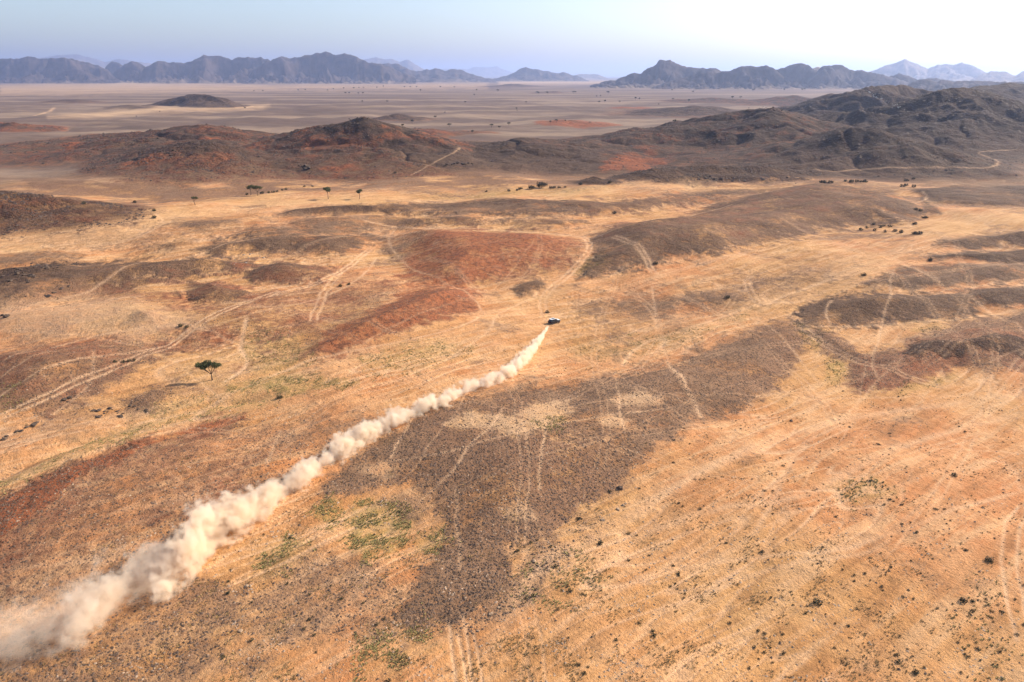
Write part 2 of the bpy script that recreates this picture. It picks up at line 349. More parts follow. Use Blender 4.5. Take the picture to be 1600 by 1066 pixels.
# ------------------------------------------------------------------ ground cover, and one scarp's shade, traced as outlines, laid on the map
# kind, strength, edge, wobble, rise (m), edge of the rise, outline
COVER = [
 ('dark', .72, 20, 26, 2.2, 34, [(545,722),(600,674),(650,647),(700,624),(760,606),(850,601),(930,588),(1000,571),(1060,556),(1120,535),(1180,511),(1240,495),(1262,530),(1250,570),(1215,605),(1190,625),(1150,645),(1085,665),(1011,714),(967,762),(893,810),(862,836),(792,853),(810,905),(770,940),(718,975),(650,985),(617,960),(640,905),(690,860),(690,800),(650,770),(600,755),(560,765),(500,785),(515,745)]),
 ('dark', .26, 30, 34, 0, 0, [(640,780),(820,790),(840,860),(780,930),(700,1000),(600,1010),(560,960),(600,900)]),
 ('dark', .35, 20, 30, 0, 0, [(700,640),(900,605),(1120,545),(1240,500),(1240,580),(1100,650),(900,800),(760,830),(680,740)]),
 ('dark', .40, 30, 30, 0, 0, [(330,985),(420,880),(560,860),(640,900),(660,985),(600,1010),(500,1000),(420,1010)]),
 ('dark', .48, 26, 30, 0, 0, [(-60,1010),(60,985),(180,940),(300,900),(400,905),(380,960),(300,1066),(200,1100),(-60,1100)]),
 ('dark', .44, 16, 26, 1.5, 30, [(-80,812),(0,776),(60,742),(130,712),(200,688),(260,668),(330,652),(390,650),(450,668),(560,640),(620,655),(560,705),(480,750),(400,810),(320,860),(200,905),(60,950),(-80,985)]),
 ('red', .62, 12, 16, 0, 0, [(-60,800),(0,768),(60,738),(140,706),(210,680),(270,662),(340,646),(385,645),(380,662),(300,680),(220,705),(150,735),(80,785),(0,840),(-60,870)]),
 ('red', .38, 30, 30, 0, 0, [(-60,830),(150,720),(330,650),(450,680),(420,760),(250,850),(0,940),(-60,950)]),
 ('red', .98, 7, 12, 0, 0, [(-60,830),(0,785),(60,752),(140,718),(215,690),(300,668),(385,648),(380,656),(300,682),(225,704),(150,736),(80,790),(0,845),(-60,880)]),
 ('rock', .30, 8, 14, 0, 0, [(-60,820),(0,778),(60,748),(140,716),(215,690),(205,706),(130,742),(60,790),(0,830),(-60,860)]),
 ('dark', .72, 9, 16, 6.0, 24, [(1112,318),(1160,305),(1240,291),(1330,292),(1420,312),(1447,335),(1425,350),(1340,353),(1300,362),(1215,375),(1130,395),(1060,412),(1005,420),(960,420),(905,438),(925,400),(925,368),(980,350),(1060,340)]),
 ('dark', .85, 5, 8, 1.0, 8, [(1425,296),(1480,290),(1640,289),(1640,318),(1560,322),(1470,318),(1440,308)]),
 ('dark', .92, 5, 10, 6.0, 10, [(1462,382),(1478,374),(1520,368),(1560,365),(1640,360),(1640,386),(1560,386),(1500,389)]),
 ('dark', .80, 4, 8, 2.5, 8, [(1420,405),(1450,399),(1500,395),(1560,392),(1640,388),(1640,414),(1540,408),(1480,404)]),
 ('dark', .68, 6, 10, 1.2, 10, [(1342,448),(1388,426),(1408,415),(1500,411),(1640,410),(1640,434),(1540,440),(1480,450),(1400,453)]),
 ('dark', .80, 8, 14, 4.0, 22, [(1238,492),(1262,474),(1310,461),(1400,458),(1480,455),(1560,449),(1640,443),(1640,470),(1540,488),(1480,498),(1400,503),(1330,506),(1290,514),(1262,512)]),
 ('dark', .85, 9, 14, 5.0, 20, [(1262,512),(1300,520),(1350,548),(1400,543),(1430,530),(1480,508),(1550,498),(1640,484),(1640,575),(1540,582),(1500,577),(1470,585),(1400,603),(1340,613),(1316,592),(1328,566),(1290,545)]),
 ('red', .50, 10, 14, 0, 0, [(1320,600),(1340,560),(1400,545),(1440,530),(1500,520),(1640,510),(1640,580),(1500,585),(1400,608),(1345,615)]),
 ('rock', .75, 6, 12, 2.6, 8, [(1405,560),(1425,538),(1450,536),(1500,545),(1560,535),(1640,530),(1640,556),(1560,560),(1520,556),(1480,566),(1430,572)]),
 ('dark', .75, 5, 10, 1.0, 8, [(545,326),(620,316),(760,309),(860,313),(960,317),(1060,308),(1120,300),(1150,300),(1060,322),(960,334),(860,341),(700,335),(600,333)]),
 ('dark', .70, 5, 10, .8, 8, [(880,322),(1000,312),(1100,296),(1260,290),(1100,318),(1000,332),(940,336)]),
 ('dark', .45, 12, 18, 6.5, 30, [(590,372),(650,360),(720,357),(850,364),(915,374),(925,390),(905,412),(862,428),(800,436),(720,446),(650,440),(610,405)]),
 ('red', .85, 14, 18, 0, 0, [(640,380),(720,360),(850,368),(910,380),(890,410),(820,430),(740,440),(670,445),(620,430)]),
 ('dark', .62, 12, 16, 6.5, 18, [(462,570),(478,545),(520,515),(570,490),(625,462),(690,448),(742,455),(750,478),(700,500),(630,520),(560,545),(500,562)]),
 ('red', .85, 10, 16, 0, 0, [(455,575),(475,545),(520,510),(590,478),(640,440),(700,430),(760,450),(750,485),(690,505),(600,530),(520,560)]),
 ('rock', .35, 8, 16, 0, 0, [(500,545),(560,515),(620,485),(660,480),(650,500),(590,522),(520,555)]),
 ('dark', .7, 5, 7, .8, 8, [(800,452),(815,442),(845,437),(858,446),(840,458),(815,464)]),
 ('dark', .85, 4, 6, 2.5, 7, [(428,336),(450,329),(500,324),(545,321),(600,325),(590,331),(520,334),(450,338)]),
 ('dark', .55, 6, 10, 1, 10, [(440,345),(520,340),(620,340),(700,345),(620,355),(540,372),(480,372),(450,356)]),
 ('dark', .72, 8, 14, 3.6, 18, [(300,390),(350,378),(420,370),(480,370),(580,365),(600,375),(560,392),(520,402),(470,398),(400,396),(340,402)]),
 ('dark', .55, 8, 12, 1, 8, [(-60,402),(0,396),(90,388),(150,398),(110,408),(40,418),(-60,420)]),
 ('dark', .50, 6, 10, .8, 8, [(240,352),(300,344),(400,340),(380,352),(300,358)]),
 ('dark', .50, 6, 10, .8, 8, [(240,382),(300,374),(320,382),(270,392)]),
 ('dark', .78, 9, 18, 5.0, 24, [(-60,428),(0,422),(60,416),(150,414),(220,409),(300,405),(345,400),(420,415),(380,425),(300,432),(230,448),(150,462),(80,482),(0,492),(-60,500)]),
 ('rock', .60, 8, 18, .8, 8, [(-60,430),(0,422),(60,416),(130,416),(110,440),(60,455),(0,470),(-60,480)]),
 ('rock', .5, 6, 10, 0, 0, [(70,460),(100,445),(125,448),(100,462),(78,468)]),
 ('dark', .75, 7, 12, 3.2, 14, [(383,430),(400,418),(440,410),(500,416),(532,427),(505,440),(440,447),(395,443)]),
 ('dark', .75, 7, 12, 3.0, 12, [(290,455),(300,443),(345,441),(398,460),(370,470),(320,476),(296,470)]),
 ('rock', .6, 4, 6, 0, 0, [(292,466),(320,462),(330,470),(305,476)]),
 ('dark', .65, 6, 8, 1.4, 8, [(196,505),(215,492),(250,494),(276,508),(250,517),(215,518)]),
 ('dark', .55, 5, 8, .8, 8, [(262,462),(275,452),(292,458),(285,468)]),
 ('dark', .72, 12, 20, 4.0, 24, [(-60,560),(0,548),(60,540),(130,536),(210,532),(262,534),(268,552),(235,572),(200,590),(160,612),(100,640),(40,655),(-60,660)]),
 ('red', .40, 8, 14, 0, 0, [(0,550),(60,540),(150,534),(220,528),(250,536),(150,546),(60,556),(0,562)]),
 ('dark', .55, 9, 14, 1, 8, [(240,600),(300,592),(330,605),(300,622),(260,640),(200,645),(190,625)]),
 ('dark', .35, 16, 20, 0, 0, [(100,520),(200,470),(330,480),(420,500),(380,520),(260,530)]),
 ('dark', .42, 16, 22, 0, 0, [(420,470),(520,450),(600,440),(640,460),(560,500),(500,540),(470,530)]),
 ('dark', .50, 16, 20, 0, 0, [(1040,460),(1150,430),(1300,415),(1330,430),(1260,455),(1180,480),(1090,500)]),
 ('dark', .45, 14, 20, 0, 0, [(900,470),(1000,450),(1080,450),(1060,500),(980,510),(900,500)]),
 ('dark', .4, 20, 20, 0, 0, [(860,830),(900,860),(840,930),(770,990),(700,1000),(760,920)]),
 ('dark', .75, 5, 8, 0, 0, [(1440,300),(1460,320),(1470,332),(1440,336)]),
 ('rock', .9, 4, 8, 1.5, 6, [(1060,276),(1085,270),(1160,272),(1270,276),(1270,282),(1150,284),(1060,284)]),
 ('red', .95, 4, 8, 0, 0, [(935,262),(950,250),(975,238),(1000,243),(1020,255),(1010,266),(975,268),(945,270)]),
 ('red', .8, 6, 8, 0, 0, [(600,196),(640,208),(690,214),(735,222),(740,236),(700,232),(650,222),(610,210)]),
 ('red', .7, 6, 10, 0, 0, [(450,225),(500,208),(540,205),(600,228),(590,245),(540,240),(480,245)]),
 ('red', .7, 6, 10, 0, 0, [(270,240),(320,232),(380,240),(380,250),(330,262),(280,262)]),
 ('red', .7, 8, 8, 0, 0, [(985,215),(1010,212),(1030,232),(1050,258),(1020,262),(1000,235)]),
 ('dark', .40, 20, 34, 2.5, 30, [(-60,500),(120,470),(260,440),(300,480),(420,450),(540,440),(520,500),(430,520),(300,540),(150,520),(-60,540)]),
 ('dark', .85, 8, 14, 0, 0, [(-60,815),(0,776),(60,746),(140,714),(215,688),(250,676),(205,712),(130,750),(60,800),(0,845),(-60,875)]),  # shade of the red scarp turned from the sun, darkened into the ground colour
 ('dark', .45, 16, 30, 0, 0, [(380,500),(560,450),(640,455),(600,500),(480,580),(400,570)]),
 ('dark', .55, 10, 24, 2.0, 20, [(400,352),(560,334),(760,338),(920,345),(900,356),(720,352),(600,352),(480,384),(330,376)]),
 ('dark', .40, 16, 30, 0, 0, [(-60,350),(220,352),(420,340),(440,360),(300,380),(100,392),(-60,392)]),
 ('dark', .30, 30, 40, 0, 0, [(900,520),(1180,440),(1400,390),(1300,450),(1150,500),(960,570)]),
 ('dark', .30, 20, 30, 0, 0, [(-60,680),(120,640),(260,600),(420,560),(400,600),(200,660),(-60,740)]),
 ('red', .45, 24, 40, 0, 0, [(-60,470),(260,440),(520,400),(620,440),(480,580),(260,560),(120,600),(-60,640)]),
 ('red', .40, 16, 24, 0, 0, [(-60,560),(120,545),(262,540),(200,590),(60,650),(-60,655)]),
 ('red', .30, 20, 30, 0, 0, [(900,330),(1060,310),(1260,300),(1360,330),(1150,370),(960,390)]),
 ('pale', .55, 10, 20, 0, 0, [(702,672),(725,652),(770,652),(810,665),(830,640),(860,628),(890,632),(892,652),(870,672),(835,690),(790,690),(740,680)]),
 ('pale', .5, 6, 8, 0, 0, [(930,665),(955,655),(990,662),(975,672),(945,674)]),
 ('pale', .55, 5, 8, 0, 0, [(950,632),(1000,620),(1040,630),(1010,642),(965,642)]),
 ('pale', .4, 10, 14, 0, 0, [(560,735),(600,722),(640,735),(600,748)]),
 ('pale', .35, 8, 14, 0, 0, [(780,800),(820,790),(840,812),(800,822)]),
 ('pale', .5, 20, 20, 0, 0, [(0,480),(150,470),(300,500),(320,520),(200,525),(0,530)]),
 ('pale', .9, 4, 5, 0, 0, [(75,182),(130,178),(200,172),(260,168),(330,166),(420,164),(410,168),(330,171),(240,174),(160,181)]),
 ('pale', .55, 5, 8, 0, 0, [(0,134),(80,130),(160,128),(215,118),(260,128),(420,133),(760,130),(760,136),(420,140),(200,145),(0,148)]),
 ('pale', .85, 3, 4, 0, 0, [(780,128),(830,126.5),(900,127),(950,127.5),(940,130),(860,131),(780,131)]),
 ('pale', .5, 5, 8, 0, 0, [(1050,270),(1100,265),(1120,285),(1060,290)]),
 ('green', .95, 14, 20, 0, 0, [(535,800),(560,785),(640,790),(655,815),(620,860),(570,875),(545,850)]),
 ('green', .6, 12, 20, 0, 0, [(655,830),(700,815),(715,840),(690,862),(650,865)]),
 ('green', .7, 10, 14, 0, 0, [(480,800),(520,770),(545,800),(520,830)]),
 ('green', .65, 8, 10, 0, 0, [(830,668),(860,658),(890,660),(880,682),(850,690),(835,682)]),
 ('green', .85, 8, 16, 0, 0, [(345,600),(380,590),(430,585),(500,590),(560,600),(500,612),(420,616),(360,612)]),
 ('green', .55, 12, 16, 0, 0, [(380,520),(440,515),(500,545),(470,575),(400,590),(380,575)]),
 ('green', .8, 6, 8, 0, 0, [(895,430),(920,402),(945,398),(950,412),(915,428)]),
 ('green', .8, 6, 8, 0, 0, [(1288,565),(1315,560),(1325,580),(1310,598),(1290,590)]),
 ('green', .7, 5, 8, 0, 0, [(1425,515),(1450,510),(1480,514),(1450,520)]),
 ('green', .6, 8, 12, 0, 0, [(1395,600),(1440,592),(1490,580),(1500,590),(1450,605),(1410,612)]),
 ('green', .55, 10, 14, 0, 0, [(1240,500),(1290,520),(1280,545),(1250,540)]),
 ('green', .6, 10, 12, 0, 0, [(-40,610),(30,600),(40,640),(0,650),(-40,650)]),
 ('green', .7, 6, 8, 0, 0, [(1440,312),(1460,308),(1470,318),(1450,320)]),
 ('green', .6, 6, 8, 0, 0, [(620,400),(680,388),(720,395),(660,412)]),
 ('green', .55, 14, 18, 0, 0, [(0,745),(120,690),(260,640),(400,615),(420,622),(260,665),(100,715),(0,775)]),
 ('green', .55, 14, 18, 0, 0, [(400,870),(450,830),(480,850),(450,890),(410,900)]),
 ('green', .25, 20, 20, 0, 0, [(560,980),(660,960),(680,1010),(620,1066),(560,1066)]),
 ('green', .5, 16, 20, 0, 0, [(1300,760),(1360,745),(1400,770),(1340,790)]),
 ('green', .06, 20, 25, 0, 0, [(1480,900),(1600,860),(1620,1066),(1500,1066)]),
 ('green', .15, 20, 25, 0, 0, [(800,880),(900,860),(960,900),(900,960),(820,940)]),
 ('green', .5, 12, 16, 0, 0, [(560,560),(680,530),(740,545),(640,580),(580,590)]),
 ('green', .5, 12, 16, 0, 0, [(900,540),(1000,530),(1100,510),(1180,480),(1160,500),(1050,540),(950,560)]),
 ('green', .55, 6, 10, 0, 0, [(640,307),(760,300),(900,293),(960,290),(900,302),(760,308)]),
 ('wash', .35, 14, 16, -9, 0, [(-160,800),(0,755),(60,724),(140,692),(210,668),(270,652),(340,636),(400,628),(440,612),(330,618),(250,640),(100,680),(-160,760)]),
 ('wash', .8, 6, 10, -.8, 8, [(-60,330),(100,322),(250,325),(400,312),(600,306),(760,304),(900,296),(1000,284),(1060,280),(1280,287),(1430,288),(1640,276),(1640,284),(1430,292),(1280,292),(1000,292),(900,303),(760,311),(560,318),(430,322),(300,340),(200,380),(100,392),(-60,400)]),
 ('wash', .45, 14, 22, 0, 0, [(1640,330),(1560,330),(1480,345),(1430,368),(1350,395),(1240,440),(1150,480),(1050,520),(900,560),(940,570),(1060,545),(1180,500),(1250,470),(1340,440),(1420,410),(1500,375),(1640,350)]),
 ('wash', .40, 12, 22, 0, 0, [(300,560),(420,530),(560,560),(740,500),(850,450),(880,455),(780,520),(600,580),(450,620),(300,660),(100,730),(-60,790),(-60,740),(100,690),(260,630)]),
]
# wheel tracks and trodden paths: (width m, strength, double?, points)
TRACKS = [
 (.5, .9, 1, [(-40,668),(44,638),(110,610),(170,583),(225,558),(270,538),(340,500),(380,482),(440,460),(500,441),(540,420),(565,400),(585,384)]),
 (.45, .7, 0, [(-40,650),(60,600),(130,575),(200,560),(260,540)]),
 (.9, .9, 0, [(388,503),(381,523),(375,543),(385,563),(371,584),(345,600)]),
 (.5, .6, 1, [(852,500),(848,470),(862,450),(885,432),(905,412),(920,392),(918,376),(905,366)]),
 (.6, .6, 1, [(955,375),(985,392),(1005,405),(1025,430)]),
 (.4, .45, 0, [(1018,440),(1022,480),(1030,520),(1042,560),(1055,590),(1075,625),(1090,652)]),
 (.7, .8, 0, [(1040,562),(1048,578),(1066,598),(1085,635),(1098,655)]),
 (.45, .55, 0, [(960,590),(968,640),(976,680)]),
 (.45, .6, 0, [(790,640),(765,680),(735,706),(712,735),(680,765),(650,792)]),
 (.45, .55, 0, [(655,640),(625,690),(610,722)]),
 (.45, .65, 0, [(855,672),(850,700),(843,740),(842,775)]),
 (.45, .4, 0, [(712,760),(716,830),(718,900)]),
 (.45, .4, 0, [(600,725),(700,715),(800,690),(940,660),(1060,640)]),
 (.35, .65, 1, [(708,960),(716,1010),(722,1070),(725,1120)]),
 (.35, .65, 1, [(722,985),(735,1040),(742,1120)]),
 (.35, .5, 1, [(812,900),(822,950),(835,1010),(842,1080)]),
 (.8, .35, 0, [(800,880),(830,905),(820,960),(825,1010),(810,1070)]),
 (2.4, .5, 0, [(740,1066),(830,900),(900,850),(990,800),(1090,740),(1200,690),(1330,655),(1450,635),(1620,612)]),
 (1.8, .45, 0, [(800,905),(930,870),(1100,800),(1250,775),(1400,700),(1620,640)]),
 (.9, .5, 0, [(840,1000),(1000,905),(1180,870),(1330,855),(1480,800),(1620,760)]),
 (.8, .45, 0, [(1060,900),(1180,830),(1250,700),(1330,660)]),
 (.8, .4, 0, [(1000,970),(1200,890),(1370,860),(1400,820),(1440,790)]),
 (.35, .75, 1, [(1605,790),(1583,825),(1578,880),(1588,950),(1600,1010)]),
 (.35, .55, 0, [(1397,418),(1390,445),(1392,460),(1382,490),(1376,520),(1368,545),(1362,570),(1370,600)]),
 (.45, .5, 0, [(1300,470),(1290,490),(1298,510)]),
 (.45, .6, 1, [(1236,492),(1270,525),(1310,552),(1360,575),(1420,592),(1480,605)]),
 (.5, .55, 0, [(1410,412),(1450,435),(1500,460),(1580,510),(1640,560)]),
 (.6, .5, 0, [(1262,512),(1330,510),(1400,506),(1500,498),(1640,478)]),
 (.45, .5, 1, [(1168,436),(1172,455),(1185,475)]),
 (.45, .45, 0, [(1190,500),(1230,540),(1280,600)]),
 (.5, .45, 0, [(620,355),(608,380),(640,420),(690,440),(735,465),(755,490)]),
 (.5, .6, 1, [(533,420),(505,465),(490,505)]),
 (.5, .6, 0, [(590,400),(572,425),(545,445),(500,470),(440,490)]),
 (.7, .55, 0, [(755,490),(720,510),(620,535),(500,560),(420,590),(300,640)]),
 (.7, .5, 0, [(845,462),(780,490),(760,520),(690,560),(560,590)]),
 (.8, .7, 0, [(560,350),(640,356),(740,358),(840,364),(930,372)]),
 (.8, .6, 0, [(930,372),(1000,358),(1080,340),(1150,328)]),
 (.9, .6, 0, [(240,330),(256,345),(240,358),(200,375),(120,385)]),
 (.8, .45, 0, [(0,490),(120,465),(210,430),(300,400),(420,375)]),
 (.7, .5, 0, [(0,575),(60,555),(150,525),(240,515),(320,520),(400,545)]),
 (.6, .45, 0, [(440,670),(430,700),(418,740)]),
 (.45, .4, 0, [(80,650),(140,605),(150,560)]),
 (.45, .4, 0, [(0,600),(60,570),(100,560)]),
 (.8, .4, 0, [(640,275),(665,262),(690,248),(710,238),(720,230)]),
 (.9, .45, 0, [(1270,262),(1300,268),(1400,262),(1500,262),(1545,262),(1560,252),(1530,240),(1545,236),(1600,234)]),
 (.6, .6, 0, [(1440,300),(1448,310),(1430,318)]),
 (1.0, .5, 0, [(970,575),(1000,540),(1100,505),(1200,470),(1350,420)]),
 (4.0, .6, 0, [(50,182),(75,175),(85,168)]),
]
CARTRACK = [(820,545),(866,504),(890,487),(920,472),(960,455),(1020,440),(1100,424),(1200,408),(1290,385),(1400,355),(1480,335)]

Ys = np.maximum(Y, 1.0)
fwd = (Y > 20) & (np.abs(AA) < R(47.5))
U = np.where(fwd, FPX*X/Ys, 1e6); V = np.where(fwd, FPX*CAM_H/Ys, 1e6)
lr = np.log(RR)
wobA = fbm(AA*14, lr*14, 5, 81, .6)
wobB = fbm(AA*60, lr*60, 4, 85, .6)
wobC = fbm(X/38, Y/30, 4, 88, .6)
M = {k: np.zeros_like(X) for k in ('green', 'pale', 'wash', 'track', 'stony')}
M['dark'] = Mdark; M['red'] = Mred; M['rock'] = Mrock
H2 = H1.copy()
def poly_sd(u, v, P):
    n = len(P); d2 = np.full(u.shape, 1e18); inside = np.zeros(u.shape, bool)
    for i in range(n):
        a = P[i]; b = P[(i+1) % n]; e = b-a
        t = np.clip(((u-a[0])*e[0]+(v-a[1])*e[1])/(e@e+1e-9), 0, 1)
        dx = u-a[0]-t*e[0]; dy = v-a[1]-t*e[1]
        d2 = np.minimum(d2, dx*dx+dy*dy)
        c = (a[1] > v) != (b[1] > v)
        if e[1] != 0: inside ^= c & (u < a[0] + (v-a[1])*e[0]/e[1])
    return np.where(inside, 1, -1)*np.sqrt(d2)
for (kind, stg, soft, wobble, rise, rsoft, pts) in COVER:
    pts = np.array(pts, float); Wp = hit(pts[:, 0], pts[:, 1], H1)
    P = np.stack([FPX*Wp[:, 0]/Wp[:, 1], FPX*CAM_H/Wp[:, 1]], 1)
    mg = soft*1.5+3+wobble*1.3
    idx = np.nonzero((U > P[:, 0].min()-mg) & (U < P[:, 0].max()+mg) & (V > P[:, 1].min()-mg) & (V < P[:, 1].max()+mg))
    sdv = poly_sd(U[idx], V[idx], P)
    ss = soft*1.1+1; sz = min(1, min(np.ptp(P[:, 0]), np.ptp(P[:, 1]))/60+.25)
    val = stg*sstep(-ss, ss, sdv + wobble*sz*(wobA[idx]*1.2+wobB[idx]*.9))
    if kind == 'dark': val = val*np.clip(.98+.6*wobC[idx], .4, 1.2)
    if kind == 'dark' and stg == .85 and pts[0][0] == -60: M['stony'][idx] = np.maximum(M['stony'][idx], np.clip(val, 0, 1)*.6)  # scarp band only: deepens the shade painted on its face
    if kind == 'dark' and Wp[:, 1].mean() > 225: M['stony'][idx] = np.maximum(M['stony'][idx], np.clip(val, 0, 1)*.85)
    if kind in ('pale', 'wash'): val = val*(1-sstep(1, 4, Hhill[idx]))
    if kind == 'pale': M['dark'][idx] *= (1-val*.8)
    if kind == 'wash': M['dark'][idx] *= (1-val*.85); M['red'][idx] *= (1-val*.7)
    M[kind][idx] = np.maximum(M[kind][idx], val)
    if rise:
        em = rsoft*.55+abs(rise)*(3.0 if rise > 0 else 2.2); W2 = Wp[:, :2]
        i2 = np.nonzero(fwd & (X > W2[:, 0].min()-8) & (X < W2[:, 0].max()+8) & (Y > W2[:, 1].min()-8) & (Y < W2[:, 1].max()+8))
        sw = poly_sd(X[i2]+warpx[i2]*.12, Y[i2]+warpy[i2]*.12, W2)
        H2[i2] += rise*sstep(-.12*em, em, sw)
def stroke(pts, width, off, strength, target, world=False):
    pts = np.array(pts, float)
    # smooth the drawn line
    tt = np.linspace(0, len(pts)-1, (len(pts)-1)*4+1)
    i0 = np.clip(tt.astype(int), 0, len(pts)-2); f = tt-i0
    def g(k): return pts[np.clip(k, 0, len(pts)-1)]
    p0, p1, p2, p3 = g(i0-1), g(i0), g(i0+1), g(i0+2); f = f[:, None]
    q = .5*((2*p1)+(-p0+p2)*f+(2*p0-5*p1+4*p2-p3)*f*f+(-p0+3*p1-3*p2+p3)*f**3)
    Wp = q if world else hit(q[:, 0], q[:, 1], H1)[:, :2]
    mg = 8
    idx = np.nonzero(fwd & (X > Wp[:, 0].min()-mg) & (X < Wp[:, 0].max()+mg) & (Y > Wp[:, 1].min()-mg) & (Y < Wp[:, 1].max()+mg))
    xs = X[idx] + .5*pn(X[idx]/9, Y[idx]/9, 91); ys = Y[idx] + .5*pn(X[idx]/9, Y[idx]/9, 92)
    d, arc, _ = seg_field(xs, ys, Wp, np.linspace(0, 1, len(Wp)))
    lw = width*.62 + .13*SPC[idx] + .0004*RR[idx]
    val = np.exp(-((d-off)/lw)**2)*strength
    val *= np.clip(.85+.55*pn(xs/17, ys/17, 95), .4, 1)*sstep(0, .07, arc)*sstep(1, .93, arc)
    M[target][idx] = np.maximum(M[target][idx], np.clip(val, 0, 1))
    H2[idx] -= val*.10
for (wd, stg, dbl, pts) in TRACKS:
    stroke(pts, wd, 1.15 if dbl else 0, min(1, stg*1.25), 'track')
trk = random.Random(77)
for _ in range(38):
    y0 = 85*(320/85)**trk.random(); x0 = trk.uniform(-.55, .85)*y0; hd = math.radians(trk.choice([36, 36, 44, 28, 100, 70, 150])+trk.gauss(0, 9)); cv = trk.gauss(0, .05)
    pl = [(x0, y0)]; stp = trk.uniform(10, 26)
    for _k in range(trk.randint(7, 13)):
        hd += cv+trk.gauss(0, .07); pl.append((pl[-1][0]+math.cos(hd)*stp, pl[-1][1]+math.sin(hd)*stp))
    if min(p_[1] for p_ in pl) < 55: continue
    stroke(pl, trk.choice([.22, .26, .32]), trk.choice([0, .9, .9]), trk.uniform(.25, .5), 'track', True)
# the car's own track: churned, a little darker and more orange than the crust
M['churn'] = np.zeros_like(X); stroke(CARTRACK, 1.5, 0, .8, 'churn')
M['red'] = np.maximum(M['red'], M['churn']*.42)
# gravel plain beyond the hills; blotchy stony ground everywhere
plain = sstep(560, 760, RR + 60*wobA)*.9
M['plain'] = plain
spots = fbm(X/60+4, Y/34, 5, 101, .6)
M['dark'] = np.maximum(M['dark'], near*sstep(.10, .34, spots)*.5*(sstep(240, 330, RR)))
M['dark'] = np.maximum(M['dark'], near*sstep(.22, .5, fbm(X/26, Y/20, 4, 106))*.35*(1-M['wash']))
midz = sstep(500, 560, RR)*(1-sstep(700, 800, RR))*(1-M['wash'])
M['dark'] = np.maximum(M['dark'], midz*.62*sstep(-.25, .1, spots+.1)*(1-M['track']))
M['red'] = np.clip(M['red'] + sstep(1, 4, Hhill)*.5*sstep(.12, .4, fbm(X/85, Y/60, 4, 111, .6))*sstep(.15, .4, Mred), 0, 1)
M['red'] *= 1-.35*sstep(2, 8, Hhill)*sstep(-.05, .25, fbm(X/110, Y/80, 3, 113))
# braided runnels on the sandy flats
run = np.exp(-(pn(S1/70, S2/11, 131)/.035)**2)*.8 + np.exp(-(pn(S1/45+9, S2/6, 133)/.045)**2)*.6
run += np.exp(-(pn(S1/30+4, S2/3.6, 137)/.06)**2)*.55
run *= (.5+1.0*pn(X/40, Y/40, 135))*near*(1-np.clip(M['dark']*1.4, 0, 1))
M['track'] = np.clip(np.maximum(M['track'], np.clip(run, 0, .75)), 0, 1); H2 -= np.clip(run, 0, 1)*.30
M['hill'] = np.maximum(sstep(.3, 3, Hhill)*(.78+.22*sstep(5, 24, Hhill+5*wobC)*(.55+.45*sstep(.05, .5, Mrock))), M['stony'])

# ------------------------------------------------------------------ meshes of the ground and of each hill
Z = H2 + fbm(X/9, Y/9, 2, 120)*.0
dzr = np.gradient(Z, rs, axis=0); dza = np.gradient(Z, az, axis=1)/RR
nx = -(dzr*np.sin(AA) + dza*np.cos(AA)); ny = -(dzr*np.cos(AA) - dza*np.sin(AA)); nz = np.ones_like(X)
ln = np.sqrt(nx*nx+ny*ny+1); NRM = np.stack([nx/ln, ny/ln, nz/ln], -1).reshape(-1, 3)
VERT = np.stack([X, Y, Z], -1).reshape(-1, 3)
M['hill'] *= 1-.6*np.clip(M['red'], 0, 1)*(Hhill < 1)
C1 = np.stack([M['dark'], M['red'], M['green'], M['pale']], -1).reshape(-1, 4)
C2 = np.stack([M['track'], M['rock'], M['plain'], M['wash']], -1).reshape(-1, 4)
ii, jj = np.meshgrid(np.arange(NR-1), np.arange(NA-1), indexing='ij')
QUAD = np.stack([ii*NA+jj, ii*NA+jj+1, (ii+1)*NA+jj+1, (ii+1)*NA+jj], -1).reshape(-1, 4)
own_q = owner[:-1, :-1].reshape(-1).copy()
own_q[(best_h[:-1, :-1].reshape(-1) < 1.2)] = -1
def grid_mesh(name, quads, verts, mat, cols=None, normals=None, tris=None):
    used = np.unique(quads); remap = np.full(len(verts), -1, np.int64); remap[used] = np.arange(len(used))
    q = remap[quads]; v = verts[used]
    me = bpy.data.meshes.new(name)
    me.vertices.add(len(v)); me.vertices.foreach_set('co', v.astype(np.float32).ravel())
    me.loops.add(q.size); me.loops.foreach_set('vertex_index', q.astype(np.int32).ravel())
    k = q.shape[1]
    me.polygons.add(len(q)); me.polygons.foreach_set('loop_start', np.arange(0, q.size, k, dtype=np.int32))
    me.polygons.foreach_set('use_smooth', np.ones(len(q), bool)) if normals is not None else None
    me.update(calc_edges=True); me.validate()
    if cols:
        for nm, c in cols.items():
            a = me.color_attributes.new(nm, 'FLOAT_COLOR', 'POINT'); a.data.foreach_set('color', c[used].astype(np.float32).ravel())
    if normals is not None: me.normals_split_custom_set_from_vertices(normals[used].astype(np.float32).tolist() if False else normals[used])
    me.materials.append(mat)
    o = bpy.data.objects.new(name, me); col.objects.link(o); return o
TONE = {0: .8, 1: 1.25, 2: .72, 3: 1.1, 4: .9, 5: .68, 6: .9, 11: 1.15, 12: 1.0, 14: 1.35, 15: .8, 16: 1.1, 17: .7, 18: .9, 19: 1.5}
tone = np.ones_like(X)
for k, v in TONE.items(): tone[(owner == k) & (best_h > .5)] = v
C3 = np.stack([M['hill'], tone*.5, M['hill'], np.ones_like(X)], -1).reshape(-1, 4)
cols = {'cover': C1, 'kinds': C2, 'slope': C3}
